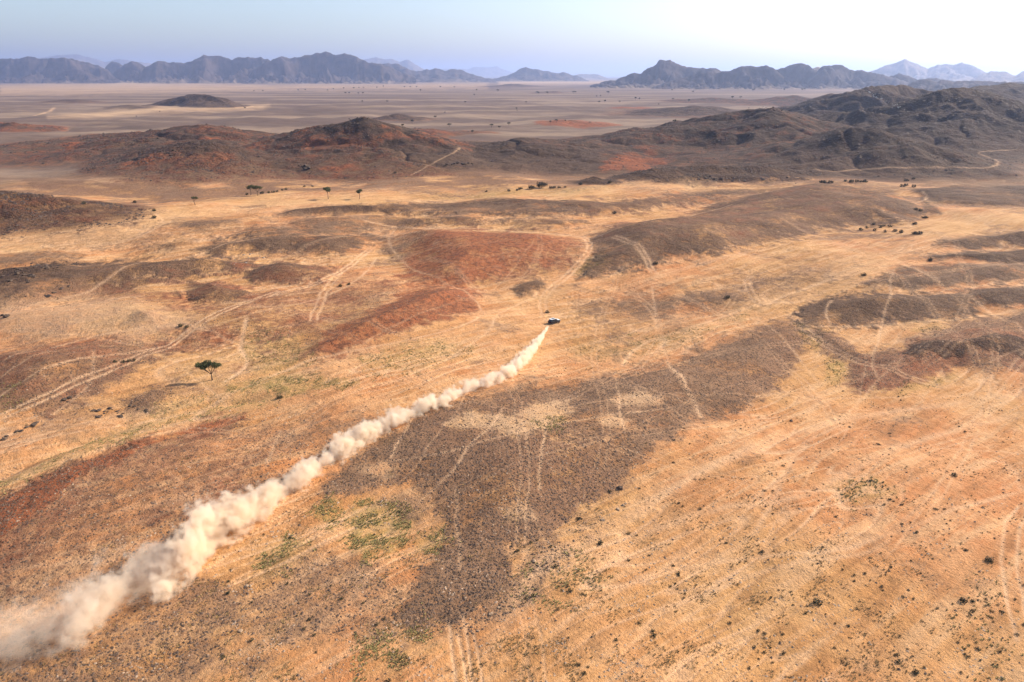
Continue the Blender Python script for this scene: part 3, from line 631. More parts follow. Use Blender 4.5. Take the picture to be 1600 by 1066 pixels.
HL = {0: 'dark rocky hill behind the valley, right of centre', 2: 'tall dark hill rising at the right edge', 11: 'long brown ridge at the left beyond the pale valley', 12: 'red-brown rocky ridge left of centre', 18: 'dark red hill cut off by the left edge', 19: 'lone grey-brown hill on the far plain'}
g0 = grid_mesh('desert_ground', QUAD[own_q < 0], VERT, GROUND, cols, NRM); g0['kind'] = 'structure'; g0.name = 'ground'
for k, hd in enumerate(HILLS):
    sel = own_q == k
    if sel.sum() < 12: continue
    o = grid_mesh('hill', QUAD[sel], VERT, GROUND, cols, NRM); o['kind'] = 'structure'
    if k in HL: o['label'] = HL[k]

# ------------------------------------------------------------------ far mountain ranges
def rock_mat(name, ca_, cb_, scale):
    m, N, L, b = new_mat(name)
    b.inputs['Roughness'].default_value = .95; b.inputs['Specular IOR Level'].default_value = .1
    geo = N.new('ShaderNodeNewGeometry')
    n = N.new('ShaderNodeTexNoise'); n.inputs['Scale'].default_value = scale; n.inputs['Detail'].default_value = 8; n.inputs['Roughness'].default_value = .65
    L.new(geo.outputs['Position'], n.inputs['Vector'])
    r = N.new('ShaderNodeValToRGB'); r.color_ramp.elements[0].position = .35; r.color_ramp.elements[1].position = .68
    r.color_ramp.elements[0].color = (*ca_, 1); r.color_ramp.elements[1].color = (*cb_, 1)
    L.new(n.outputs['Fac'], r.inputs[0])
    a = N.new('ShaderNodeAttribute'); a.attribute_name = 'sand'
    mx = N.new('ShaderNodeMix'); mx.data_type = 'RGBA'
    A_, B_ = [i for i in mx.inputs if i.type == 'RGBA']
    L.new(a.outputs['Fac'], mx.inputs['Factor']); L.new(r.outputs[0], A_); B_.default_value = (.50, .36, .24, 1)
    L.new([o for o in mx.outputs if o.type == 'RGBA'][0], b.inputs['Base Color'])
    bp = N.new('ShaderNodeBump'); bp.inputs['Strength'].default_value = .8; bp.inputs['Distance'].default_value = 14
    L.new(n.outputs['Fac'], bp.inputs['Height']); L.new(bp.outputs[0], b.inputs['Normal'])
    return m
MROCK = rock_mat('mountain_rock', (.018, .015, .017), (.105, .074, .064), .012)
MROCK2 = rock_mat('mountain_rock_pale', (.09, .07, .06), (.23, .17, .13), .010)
def mountain(sil, D, front, back, mat, seed, rough=1.0, label=None, cols_px=1.7, cell=None, sand=.3, rows=90):
    sil = np.array(sil, float)
    n = int((sil[-1, 0]-sil[0, 0])/cols_px)
    px = np.linspace(sil[0, 0], sil[-1, 0], n); py = np.interp(px, sil[:, 0], sil[:, 1])
    jn = pn(px/9, px*0+seed, seed)*1.0 + pn(px/4, px*0+seed, seed+3)*.6
    edge = np.clip(np.minimum(px-px[0], px[-1]-px)/12, 0, 1)
    py = py + jn*1.5*edge*rough
    t, s = ray(px, py); crest = CAM_H + s*D
    crest = np.maximum(crest, 0)
    tr = np.linspace(0, 1, rows)
    T, C = np.meshgrid(tr, np.arange(n), indexing='ij')
    dist = D - front + T*(front+back)
    XX = t[C]*dist; YY = dist.copy()
    cell = cell or front*.55
    tc = front/(front+back)                    # crest row
    wx = fbm(XX/cell, YY/cell, 2, seed)*.5
    q = np.where(T < tc, (tc-T)/tc, (T-tc)/(1-tc))
    q = np.clip(q + fbm(XX/(cell*.8), YY/(cell*.8), 3, seed+9)*.5*np.clip(q*4, 0, 1)*np.clip((1-q)*9, 0, 1), 0, 1)
    # spurs run from the crest down: narrow ridges across, long along
    rg = ridged((XX+wx*cell*1.2)/(cell*.9), (YY+fbm(XX/cell*1.3, YY/cell*1.3, 2, seed+5)*cell*.7)/(cell*1.3), 6, seed+20, .58)
    prof = (1-q)**1.35*(1+.4*q)
    z = crest[C]*prof*(1 - np.clip(1.12-rg, 0, 1)*1.45*np.clip(q*3.5, 0, 1)*rough)
    z += crest.max()*.27*(ridged(XX/(cell*.28), YY/(cell*.28), 4, seed+31)-.7)*np.clip(q*5, .1, 1)*np.clip((1-q)*6, 0, 1)*rough
    # the highest slope seen in each column is the drawn skyline
    sl = ((z-CAM_H)/dist).max(0); want = s
    kk = (want*D+CAM_H)/np.maximum(sl*D+CAM_H, 1)
    z = z*np.clip(kk, .3, 1.6)[None, :]
    z = z - 6*(q > .97) - 3
    V_ = np.stack([XX, YY, z], -1).reshape(-1, 3)
    a, b_ = np.meshgrid(np.arange(rows-1), np.arange(n-1), indexing='ij')
    Q = np.stack([a*n+b_, a*n+b_+1, (a+1)*n+b_+1, (a+1)*n+b_], -1).reshape(-1, 4)
    sm = sand*sstep(.50, .85, q + .35*fbm(XX/cell, YY/cell, 3, seed+50))
    cc = np.stack([sm, sm, sm, np.ones_like(sm)], -1).reshape(-1, 4)
    gx, gy = np.gradient(z)
    o = grid_mesh('mountain', Q, V_, mat, {'sand': cc}); o['kind'] = 'structure'
    o.data.polygons.foreach_set('use_smooth', np.ones(len(o.data.polygons), bool))
    if label: o['label'] = label
    return o
mountain([(-160,118),(-90,100),(0,92),(30,91),(42,87),(50,88),(60,92),(95,90),(110,91),(125,95),(150,101),(168,109),(182,122)], 9200, 1300, 1500, MROCK, 1, 1.0, 'dark blue-brown mountain at the left edge', sand=.0)
mountain([(60,126),(85,120),(100,110),(118,106),(135,112),(150,119),(166,127)], 8500, 600, 900, MROCK, 41, .8)
mountain([(158,118),(165,104),(175,96),(185,98),(195,104),(205,118)], 10500, 500, 900, MROCK, 2, .8, None)
mountain([(166,124),(180,112),(195,100),(205,95.5),(213,96),(222,101),(236,111),(248,122)], 9300, 700, 900, MROCK, 3, .9, 'small pointed mountain above a pale sand apron', sand=.5)
mountain([(214,122),(226,106),(240,98),(250,95),(262,97),(290,98),(300,95),(318,86),(330,87),(342,87),(360,92),(370,91),(380,88),(390,90),(405,89),(420,93),(430,100),(445,110)], 9000, 1100, 1500, MROCK, 4, 1.0, 'dark jagged mountain left of the highest summit')
mountain([(376,122),(395,108),(415,98),(437,88),(455,91),(475,87),(490,84),(508,80.5),(525,85),(540,83),(555,88),(575,97),(592,99),(610,104),(625,112),(650,120)], 8700, 1100, 1700, MROCK, 5, 1.0, 'highest blue-brown mountain left of centre')
mountain([(580,112),(594,101),(606,99),(617,99),(625,101),(640,109),(650,112),(667,108),(682,107),(695,110),(704,108),(722,110),(737,115),(757,121),(775,125)], 10500, 1500, 1800, MROCK, 6, .8, 'low mountain trailing off right of the highest summit', sand=.25)
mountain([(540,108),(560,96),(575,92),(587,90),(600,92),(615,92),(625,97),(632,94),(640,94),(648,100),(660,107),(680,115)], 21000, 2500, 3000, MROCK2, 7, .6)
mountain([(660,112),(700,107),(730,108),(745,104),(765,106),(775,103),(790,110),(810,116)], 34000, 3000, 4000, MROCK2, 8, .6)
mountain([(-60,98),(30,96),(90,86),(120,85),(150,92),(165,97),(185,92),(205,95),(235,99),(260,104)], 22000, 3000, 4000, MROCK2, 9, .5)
mountain([(758,127),(780,121),(800,115),(812,108),(822,105),(840,109),(860,112),(870,115),(880,113),(900,118),(915,124),(925,128)], 11500, 900, 1500, MROCK, 10, .8, 'solitary blue mountain in the middle of the horizon')
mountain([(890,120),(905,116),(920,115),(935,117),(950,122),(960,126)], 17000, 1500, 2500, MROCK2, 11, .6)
mountain([(922,133),(940,128),(960,125),(975,119),(985,115),(992,113),(1002,115),(1012,106),(1020,103),(1025,102),(1029,94),(1034,91.5),(1040,95),(1047,93),(1057,99),(1070,104),(1100,106),(1120,106),(1130,111),(1160,124)], 5700, 700, 900, MROCK, 12, 1.0, 'craggy twin-peaked mountain right of centre')
mountain([(1010,139),(1035,130),(1050,125),(1075,119),(1090,114),(1105,111),(1120,113),(1140,110),(1155,104),(1168,102),(1185,104),(1197,101),(1212,108),(1225,120)], 5000, 480, 700, MROCK, 13, 1.0, 'broad blue mountain in front of the twin peaks')
mountain([(1190,125),(1205,110),(1225,105),(1237,101),(1248,97.5),(1262,101),(1275,109),(1290,118),(1300,127)], 5300, 560, 700, MROCK, 14, 1.0, None, sand=.3)
mountain([(1262,126),(1278,108),(1284,104),(1295,101),(1307,100),(1320,103),(1332,109),(1345,109),(1360,112),(1380,116),(1400,122),(1420,128)], 5150, 620, 800, MROCK, 15, 1.0, 'rounded hazy mountain with a pale sand saddle', sand=.4)
mountain([(1255,116),(1268,107),(1278,104),(1284,106),(1292,102),(1300,112)], 5900, 200, 300, rock_mat('saddle_sand', (.42, .30, .2), (.55, .40, .27), .01), 55, .5)
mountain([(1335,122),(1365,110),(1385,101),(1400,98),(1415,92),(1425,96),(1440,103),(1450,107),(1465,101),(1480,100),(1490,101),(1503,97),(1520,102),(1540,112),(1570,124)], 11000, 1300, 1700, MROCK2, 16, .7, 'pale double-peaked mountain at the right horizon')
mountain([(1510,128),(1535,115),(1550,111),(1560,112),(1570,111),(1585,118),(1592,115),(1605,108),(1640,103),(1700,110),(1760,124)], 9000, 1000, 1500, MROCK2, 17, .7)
mountain([(1360,134),(1375,126),(1390,119),(1405,114.5),(1420,118),(1435,124),(1460,121),(1475,124),(1500,128),(1520,132)], 5200, 420, 600, MROCK, 18, .9, 'low hazy hill between the two ranges on the right')
mountain([(1400,140),(1420,131),(1430,126),(1440,122.5),(1455,124),(1465,127),(1475,123),(1490,127),(1505,124.5),(1530,125),(1560,127),(1600,127),(1640,132)], 3900, 420, 600, MROCK, 19, .9)

# ------------------------------------------------------------------ small mesh helpers
class MB:
    def __init__(s): s.v = []; s.f = []
    def add(s, v, f):
        o = len(s.v); s.v += [tuple(p) for p in v]; s.f += [tuple(i+o for i in q) for q in f]
    def tube(s, pts, rad, n=6):
        o = len(s.v); pts = [Vector(p) for p in pts]
        for i, p in enumerate(pts):
            d = (pts[min(i+1, len(pts)-1)]-pts[max(i-1, 0)]).normalized()
            a = d.orthogonal().normalized(); b = d.cross(a)
            for k in range(n):
                t = 2*math.pi*k/n; s.v.append(tuple(p + (a*math.cos(t)+b*math.sin(t))*rad[i]))
        for i in range(len(pts)-1):
            for k in range(n):
                s.f.append((o+i*n+k, o+i*n+(k+1) % n, o+(i+1)*n+(k+1) % n, o+(i+1)*n+k))
        s.f.append(tuple(o+k for k in reversed(range(n)))); s.f.append(tuple(o+(len(pts)-1)*n+k for k in range(n)))
    def mesh(s, name, mat, smooth=False):
        me = bpy.data.meshes.new(name); me.from_pydata(s.v, [], s.f); me.materials.append(mat)
        if smooth: me.polygons.foreach_set('use_smooth', np.ones(len(me.polygons), bool))
        me.update(); return me
def link(name, me, parent=None, loc=(0, 0, 0), rz=0, scale=1):
    o = bpy.data.objects.new(name, me); col.objects.link(o); o.parent = parent
    o.location = loc; o.rotation_euler = (0, 0, rz); o.scale = (scale,)*3 if isinstance(scale, (int, float)) else scale
    return o
def thing(name, label, cat, loc, rz=0, group=None, scale=1, me=None):
    o = link(name, me, None, loc, rz, scale)
    o['label'] = label; o['category'] = cat
    if group: o['group'] = group
    return o
def on_ground(px, py):
    return hit([px], [py], Z)[0]

# ------------------------------------------------------------------ trees
BARK = simple('acacia_bark', (.10, .07, .05), .9, .3, 4)
LEAF = simple('acacia_leaf', (.085, .090, .032), .8, .35, 1.3)
LEAF_D = simple('dark_leaf', (.035, .036, .018), .8, .3, 1.3)
SHRUB = simple('shrub_leaf', (.075, .062, .030), .85, .4, 2)
def leaf_cloud(mb, cen, rad, n, size, rnd):
    cx, cy_, cz = cen; rx, ry, rz = rad
    for _ in range(n):
        while True:
            a, b, c = rnd.uniform(-1, 1), rnd.uniform(-1, 1), rnd.uniform(-1, 1)
            q = a*a+b*b+c*c
            if q < 1 and rnd.random() < .35+.65*q: break
        p = Vector((cx+a*rx, cy_+b*ry, cz+c*rz))
        s = size*rnd.uniform(.6, 1.4)
        u = Vector((rnd.gauss(0, 1), rnd.gauss(0, 1), rnd.gauss(0, .5))).normalized()*s
        v = u.orthogonal().normalized(); v = (Matrix.Rotation(rnd.uniform(0, 6.28), 3, u) @ v)*s*.7
        mb.add([p-u*.5, p+v*.5, p+u*.5, p-v*.5], [(0, 1, 2, 3)])
def acacia_meshes(seed, lobes, trunk, leaves, size, leafmat=LEAF, nside=6):
    """unit: metres. lobes = (x,y,z, rx,ry,rz); trunk = base height of fork"""
    rnd = random.Random(seed)
    tb = MB(); fork = Vector(trunk)
    mid = fork*.5 + Vector((rnd.uniform(-.15, .15), rnd.uniform(-.1, .1), 0))
    r0 = .2
    tb.tube([(0, 0, -.4), (0, 0, .05), mid, fork], [r0*1.25, r0*1.1, r0*.85, r0*.75], nside)
    tot = sum(l[3]*l[4]*l[5] for l in lobes)
    cb = MB()
    for (x, y, z, rx, ry, rz) in lobes:
        c = Vector((x, y, z-rz*.4)); mid = fork.lerp(c, .5)+Vector((rnd.uniform(-.2, .2), rnd.uniform(-.2, .2), -.12))
        tb.tube([fork-Vector((0, 0, .1)), mid, c], [r0*.62, r0*.45, r0*.2], nside)
        for _ in range(4 if leaves > 400 else 1):
            e = Vector((x+rnd.uniform(-.8, .8)*rx, y+rnd.uniform(-.8, .8)*ry, z+rnd.uniform(-.1, .5)*rz))
            tb.tube([mid.lerp(c, rnd.uniform(.2, .9)), e], [r0*.25, r0*.08], 4)
        nl = int(leaves*rx*ry*rz/tot)
        # clumps within the lobe
        ncl = max(3, int(6*rx))
        for _ in range(ncl):
            a = rnd.uniform(0, 6.28); q = math.sqrt(rnd.random())*.75
            leaf_cloud(cb, (x+math.cos(a)*q*rx, y+math.sin(a)*q*ry, z+rnd.uniform(-.45, .45)*rz), (rx*.42, ry*.42, rz*.6), nl//ncl, size, rnd)
    return tb.mesh('trunk', BARK, True), cb.mesh('crown', leafmat)
def plant_tree(meshes, loc, label, group=None, scale=1, rz=0, name='acacia_tree'):
    o = thing(name, label, 'tree', loc, rz, group, scale)
    link('trunk', meshes[0], o); link('crown', meshes[1], o); return o
near_tree = acacia_meshes(3, [(-2.5, 0, 4.9, 1.9, 1.6, 1.0), (-1.0, .4, 5.4, 1.5, 1.5, 1.1), (1.7, -.2, 5.0, 1.7, 1.4, .95), (.5, .5, 5.2, 1.2, 1.2, .8), (-1.7, -.9, 4.5, 1.2, 1.2, .6), (-3.6, .3, 4.9, .8, .8, .5)], (-.05, 0, 2.1), 5200, .26)
p = on_ground(332, 594); plant_tree(near_tree, p, 'lone flat-topped acacia with forked trunk in the left foreground, nearest tree', scale=.92)
t1 = acacia_meshes(5, [(-1.8, 0, 5.3, 2.0, 2.0, 1.2), (1.5, 0, 5.3, 2.6, 2.2, 1.3), (0, .5, 6.0, 2.4, 2.2, 1.0)], (0, 0, 2.6), 1500, .42)
t2 = acacia_meshes(6, [(-.3, 0, 5.4, 2.2, 2.0, 1.2), (1.3, .3, 5.8, 1.6, 1.6, 1.0), (-.8, -.3, 4.7, 1.5, 1.5, .8)], (.2, 0, 3.2), 1200, .42)
t3 = acacia_meshes(8, [(-1.2, 0, 4.6, 1.8, 1.6, .9), (.8, .2, 5.0, 1.5, 1.5, .9), (-.4, .2, 5.3, 1.6, 1.4, .7)], (.6, 0, 2.4), 1100, .36)
for (px, py, ms, sc_, lab) in [
    (513, 311, t1, 1.2, 'broad umbrella acacia on pale sand, left of a similar smaller one'),
    (562, 311, t2, 1.0, 'smaller round-crowned acacia on pale sand, right of the broad one'),
    (305, 320, t3, .9, 'small leaning acacia alone on the pale sand at left'),
    (392, 305, t2, 1.1, 'left acacia of the close pair at the foot of the brown ridge'),
    (403, 306, t1, 1.1, 'right acacia of the close pair at the foot of the brown ridge')]:
    plant_tree(ms, on_ground(px, py), lab, scale=sc_, rz=random.uniform(0, 6))
# low dense trees beside the wash
low = acacia_meshes(12, [(0, 0, 2.4, 3.2, 2.6, 2.0), (2.2, 0, 2.2, 2.0, 2.0, 1.6), (-2.3, 0, 1.6, 2.0, 2.0, 1.3)], (0, 0, 1.0), 1300, .45, LEAF_D)
for (px, py, s, lab) in [(846, 294, 1.15, 'largest dark round tree beside the pale wash'), (830, 296, .75, 'low wide dark tree left of the largest one by the wash'),
                         (813, 297, .5, 'small dark tree at the left end of the row by the wash')]:
    plant_tree(low, on_ground(px, py), lab, scale=s, name='dense_tree')
far_t = [acacia_meshes(20+k, [(-1.5, 0, 4.2+k*.3, 2.4, 2.2, 1.1), (1.6, 0, 4.4, 2.3, 2.2, 1.1), (0, 0, 5.0, 2.2, 2.0, .9)], (0, 0, 1.6), 130, 1.1, LEAF_D, 5) for k in range(3)]
FAR = [(644,193,1.15),(680,185,.95),(695,177,.6),(702,198,.95),(768,199,1.0),(780,201,.7),(795,196,.9),(869,191,.9),(883,190,.6),(738,208,.7),(629,199,.6),
 (566,160,.9),(605,160,.9),(540,147,1),(546,147,1),(560,147,.8),(567,147,.9),(589,138,1.2),(599,136.5,1.4),(632,137,1.1),(641,137,1.1),(651,137,1.2),(657,143,1.3),(688,137,1.3),
 (710,137,1),(741,149,.7),(745,142,1.1),(778,143,1.2),(727,161,.8),(807,171,.7),(808,173,.5),(822,161,.8),(839,146,1.1),(841,147,1.1),(855,147,1.2),(896,146,1.2),(899,145.5,1),(932,152,1.1),(938,151,.9),(945,160,1.2),(950,147,1.4),
 (936,161,1),(968,160,.8),(993,156,1.4),(999,156,1.1),(1051,156,.9),(1076,159,1.2),(1083,145,1.1),(1176,143,1.3),(1144,155,1.4),(1157,154,1.2),(1178,142,1.2),(1225,142,1.4),(1253,142,1.3),(1257,141,1.1),(1100,137,.9),
 (397,143,.8),(411,143,.8),(466,142,.9),(477,141.5,.9),(512,142,.8),(521,140,1.0),(537,139,1.1),(553,139,1.1),(561,138,1.0),(568,138,1.0),(250,175,.5),(383,170,.7),(213,183,.5),(1050,142,1),(1029,164,.6),(1054,192,.7),(860,192,.7)]
for k, (px, py, s) in enumerate(FAR):
    lab = ('tiny dark acacia dotted along the foot of the far mountains' if py < 148 else
           'small dark acacia dotted across the middle of the far plain' if py < 172 else
           'dark acacia standing on the plain just behind the brown hills')
    grp = ('acacias at the foot of the far mountains' if py < 148 else 'acacias on the middle of the far plain' if py < 172 else 'acacias just behind the hills')
    lab += (', below the highest mountain' if px < 660 else ', below the solitary middle mountain' if px < 920 else ', below the twin peaks' if px < 1120 else ', towards the right') if py < 172 else ', left of centre' if px < 700 else ', right of centre'
    plant_tree(far_t[k % 3], on_ground(px, py+.6), lab, grp, s*(1.8 if py < 150 else 1.3 if py < 172 else 1.1), random.uniform(0, 6))

# ------------------------------------------------------------------ shrubs: named ones by eye, then scattered ones
def shrub_mesh(seed, n=46, size=.3):
    rnd = random.Random(seed); mb = MB()
    for k in range(3): mb.tube([(0, 0, -.1), (rnd.uniform(-.3, .3), rnd.uniform(-.3, .3), .5)], [.03, .012], 3)
    leaf_cloud(mb, (0, 0, .38), (.62, .6, .42), n, size, rnd)
    leaf_cloud(mb, (rnd.uniform(-.3, .3), rnd.uniform(-.3, .3), .25), (.6, .5, .3), n//2, size, rnd)
    return mb.mesh('shrub', LEAF_D if seed % 3 == 0 else SHRUB)
shrubs = [shrub_mesh(30+k) for k in range(6)]
big_shrubs = [shrub_mesh(40+k, 110, .22) for k in range(3)]
NAMED = [(437,622,1.5,'dark shrub on bare sand right of the nearest acacia'),
 (1278,943,1.25,'largest dark green shrub on the orange sand, lower right'),
 (938,850,.95,'round green shrub alone just right of the stony patch corner'),
 (1024,413,2.0,'dark shrub at the green spot on the dark slope above the car'),
 (1349,431,1.9,'dark shrub beside the end of the dark tongue, right of centre'),
 (1453,408,2.2,'dark shrub at the tip of the upper right dark bank'),
 (1136,466,2.0,'flat dark shrub alone on the pale valley right of the car'),
 (1491,744,1.1,'dark shrub on the sandy flat near the right edge'),
 (1505,940,1.0,'dark shrub in the bottom right scrub'),
 (1545,876,1.2,'wide low shrub near the lower right edge'),
 (1430,1052,.8,'dark shrub at the bottom edge right of centre'),
 (211,317,2.5,'wide dark shrub on pale sand left of the small leaning acacia'),
 (131,319,2.6,'dark shrub on pale sand by the tip of the left hill'),
 (241,330,2.4,'dark shrub beside the winding path, upper one of two'),
 (241,341,2.6,'dark shrub clump beside the winding path, lower one of two'),
 (283,510,1.5,'dark shrub by the wash left of the long wheel track'),
 (292,512,1.2,'smaller dark shrub right beside another by the wash'),
 (532,448,1.5,'dark shrub right of the long wheel track, upper one'),
 (545,445,1.3,'dark shrub right of the long wheel track, right one'),
 (855,489,1.6,'flat dark shrub just above and left of the car'),
 (960,334,2.4,'dark shrub on the pale streak above the car'),
 (617,271,2.6,'dark shrub at the foot of the red-brown ridge'),
 (1398,362,2.3,'dark bush at the right end of the row below the dark hill'),
 (1408,364,2.5,'dark bush next to the right end of the row'),
 (1428,366,2.3,'left bush of three close together in the pale valley'),(1432,366,2.1,'middle bush of three close together in the pale valley'),(1437,366,2.6,'right bush of three close together in the pale valley'),
 (1429,351,2.4,'single dark bush by the tip of the dark hill'),(1443,341,2,'left of two small bushes right of the dark hill'),(1447,341,2,'right of two small bushes right of the dark hill'),
 (1431,328,2.2,'left bush of two on the slope edge, upper right'),(1438,330,2.2,'right bush of two on the slope edge, upper right'),
 (907,289,2.6,'dark bush on the wash right of the dense trees'),(953,286,2.7,'grey-green bush in the wash at the foot of the red slope'),(883,293,1.8,'small dark bush at the edge of the wash')]
for k, (px, py, s, lab) in enumerate(NAMED):
    thing('shrub', lab, 'shrub', on_ground(px, py), random.uniform(0, 6), None, (s*.95, s*.95, s*.85), big_shrubs[k % 3])
ROWS = [('dark bush in the long row at the foot of the right hills','row of bushes at the foot of the right hills',[(1283,286),(1286,286),(1289,286),(1296,286),(1300,286),(1321,284),(1328,285),(1331,285),(1338,285),(1343,285),(1349,285),(1352,285),(1408,292),(1412,292),(1416,291),(1427,293),(1415,283),(1428,280)],2.6),
 ('dark bush in the diagonal row right of the acacia pair','bushes right of the acacia pair',[(420,302),(427,301),(433,300),(441,298),(447,297),(476,292),(488,292),(386,305),(410,303)],2.0),
 ('dark bush scattered below the edge of the dark hill at right','bushes below the dark hill',[(1345,360),(1354,357),(1365,351),(1375,356),(1381,354),(1389,355),(1383,363),(1367,361)],1.9),
 ('dark bush in the row beside the dense trees by the wash','bushes by the wash',[(860,294),(866,294),(873,294),(808,298),(795,299),(760,300)],2.0),
 ('small dark bush in a row along the lower edge of the left brown patch','bushes along the left brown patch',[(180,566),(193,566),(202,565),(210,564)],.9)]
n_sh = len(NAMED)
for lab, grp, pts, s in ROWS:
    for (px, py) in pts:
        thing('shrub', lab, 'shrub', on_ground(px, py), random.uniform(0, 6), grp, s*random.uniform(.8, 1.15), shrubs[random.randrange(6)]); n_sh += 1
# scattered small shrubs, bottom right scrub flat and the pale valley
def lookup(name, x, y):
    a = np.arctan2(x, y); rr = np.hypot(x, y)
    j = np.clip(np.searchsorted(az, a), 0, NA-1); i = np.clip(np.searchsorted(rs, rr), 0, NR-1)
    return M[name][i, j]
def place_label(px, py, q, lab):  # size first, then what it stands on
    size = 'tiny dark shrub' if q < .8 else 'small dark shrub' if q < 1.2 else 'fuller dark shrub'
    if 'lower right flat' not in lab and 'flat at lower right' not in lab:
        return lab.replace('small dark shrub', size).replace('small dark desert shrub', size)
    side = 'close to the right edge' if px > 1480 else 'right of the middle' if px > 1260 else 'right of the stony patch'
    dep = 'in the bottom right foreground' if py > 930 else 'on the orange sand' if py > 800 else 'on the sandy flat' if py > 690 else 'on the sand below the dark red bank'
    return f'{size} {dep}, {side}'
zones = [((1050,1600), (600,1066), 150, 'small dark desert shrub on the sandy flat at lower right', 'shrubs on the lower right flat', .44),
         ((800,1100), (760,1066), 40, 'small dark shrub along the shallow channel at bottom centre', 'shrubs at bottom centre', .5),
         ((340,620), (830,1066), 28, 'small dark shrub below the dust trail at lower left', 'shrubs below the dust trail', .45),
         ((900,1300), (440,600), 26, 'small dark shrub on the pale valley floor right of the car', 'shrubs right of the car', .8)]
for (xr, yr, n, lab, grp, s0) in zones:
    k = 0; tries = 0
    while k < n and tries < 6000 and n_sh < 298:
        tries += 1
        px = random.uniform(*xr); py = random.uniform(*yr)
        q = float(pn(np.array([px/70]), np.array([py/45]), 5)[0])
        if random.random() > .25+1.3*q + (.35 if px > 1400 and py > 750 else 0): continue
        g = on_ground(px, py)
        if lookup('dark', g[0], g[1]) > .5 or lookup('track', g[0], g[1]) > .4: continue
        s = s0*random.choice([.6, .75, .9, 1.1, 1.35])
        thing('shrub', place_label(px, py, s/s0, lab), 'shrub', g, random.uniform(0, 6), grp, (s, s, s*.8), shrubs[random.randrange(6)]); k += 1; n_sh += 1

# ------------------------------------------------------------------ uncountable: dry tufts, stones
def scatter(npts, rmin, rmax, accept, power=1.0):
    out = []
    tot = 0
    while tot < npts:
        n = npts*3
        rr = rmin*(rmax/rmin)**(rng.random(n)**power); a = (rng.random(n)*2-1)*R(46)
        x = rr*np.sin(a); y = rr*np.cos(a)
        ok = rng.random(n) < accept(x, y)
        out.append(np.stack([x[ok], y[ok]], 1)); tot += ok.sum()
    return np.concatenate(out)[:npts]
def stuff(name, P, tv, tf, sizes, mat, flat=(1, 1, 1), tiltz=0):
    n = len(P); z = height_at(P[:, 0], P[:, 1], Z)
    ang = rng.random(n)*2*math.pi; c, s = np.cos(ang), np.sin(ang)
    tv = np.array(tv, float); m = len(tv); k = rng.integers(0, 1, n)
    jit = 1 + (rng.random((n, m, 3))-.5)*.7
    v = tv[None]*jit*np.asarray(sizes)[:, None, None]*np.array(flat)
    xx = v[..., 0]*c[:, None]-v[..., 1]*s[:, None] + P[:, 0:1]; yy = v[..., 0]*s[:, None]+v[..., 1]*c[:, None] + P[:, 1:2]
    V_ = np.stack([xx, yy, v[..., 2]+z[:, None]], -1).reshape(-1, 3)
    F_ = (np.array(tf)[None]+(np.arange(n)*m)[:, None, None]).reshape(-1, len(tf[0]))
    o = grid_mesh(name, F_, V_, mat); o['kind'] = 'stuff'; return o
tuft_v = []; tuft_f = []
for k in range(7):
    a = k*2.4; dx, dy = math.cos(a), math.sin(a); b = len(tuft_v)
    tuft_v += [(dx*.12-dy*.22, dy*.12+dx*.22, -.03), (dx*.12+dy*.22, dy*.12-dx*.22, -.03), (dx*.75, dy*.75, .42+.2*(k % 2))]; tuft_f.append((b, b+1, b+2))
TUFT = simple('dry_tuft', (.27, .17, .07), .9, .45, .3)
GTUFT = simple('green_tuft', (.27, .215, .08), .9, .35, .3)
STONE = simple('dark_stone', (.125, .080, .056), .9, .4, .5)
PSTONE = simple('tan_stone', (.36, .25, .17), .9, .3, .5)
st_v = [(-.5, -.4, -.1), (.5, -.45, -.1), (.45, .5, -.1), (-.5, .4, -.1), (-.1, -.05, .5), (.22, .1, .42)]
st_f = [(0, 1, 5), (0, 5, 4), (1, 2, 5), (2, 3, 4), (2, 4, 5), (3, 0, 4)]
def acc_tuft(x, y):
    q = pn(x/11, y/8, 201)*.9 + pn(x/3.5, y/3.5, 203)*.9
    return np.clip(q*1.3+.05, 0, 1)*(1-lookup('dark', x, y)*.85)*(1-lookup('track', x, y)*.8)
P = scatter(22000, 70, 420, acc_tuft, 1.25); o = stuff('dry_grass_tufts', P, tuft_v, tuft_f, .12+.27*rng.random(len(P))**2.5, TUFT); o['label'] = 'dry grass tufts strewn over the sand'
P = scatter(6500, 70, 330, lambda x, y: np.clip(lookup('green', x, y)*1.2*np.clip(pn(x/5, y/5, 207)*2+.5, 0, 1), 0, 1), 1.2); o = stuff('green_grass_tufts', P, tuft_v, tuft_f, .15+.28*rng.random(len(P)), GTUFT); o['label'] = 'green grass tufts in patches'
P = scatter(60000, 70, 360, lambda x, y: np.clip((lookup('dark', x, y)-.2)*1.5, .015, 1), 1.0); o = stuff('dark_gravel', P, st_v, st_f, .14+.40*rng.random(len(P))**3, STONE, (1, 1, .8)); o['label'] = 'dark stones covering the stony patches'
P = scatter(9000, 70, 300, lambda x, y: np.clip(.15+pn(x/9, y/6, 215), 0, 1), 1.2); o = stuff('tan_gravel', P, st_v, st_f, .15+.35*rng.random(len(P))**3, PSTONE, (1, 1, .7)); o['label'] = 'tan stones and clods on the sand'

HSTONE = simple('hill_stone', (.070, .046, .034), .9, .5, .12)
def acc_hill(x, y): return np.clip((lookup('rock', x, y)-.12)*1.6*np.clip(.4+1.6*pn(x/28, y/20, 221), 0, 1), 0, 1)*(lookup('hill', x, y) > .3)
P = scatter(16000, 360, 1500, acc_hill, 1.0); o = stuff('hill_rubble', P, st_v, st_f, (.8+2.6*rng.random(len(P))**3)*np.clip(np.hypot(P[:, 0], P[:, 1])/900, .4, 1.2), HSTONE, (1.2, 1, .75)); o['label'] = 'dark rubble on the crests and slopes of the hills'
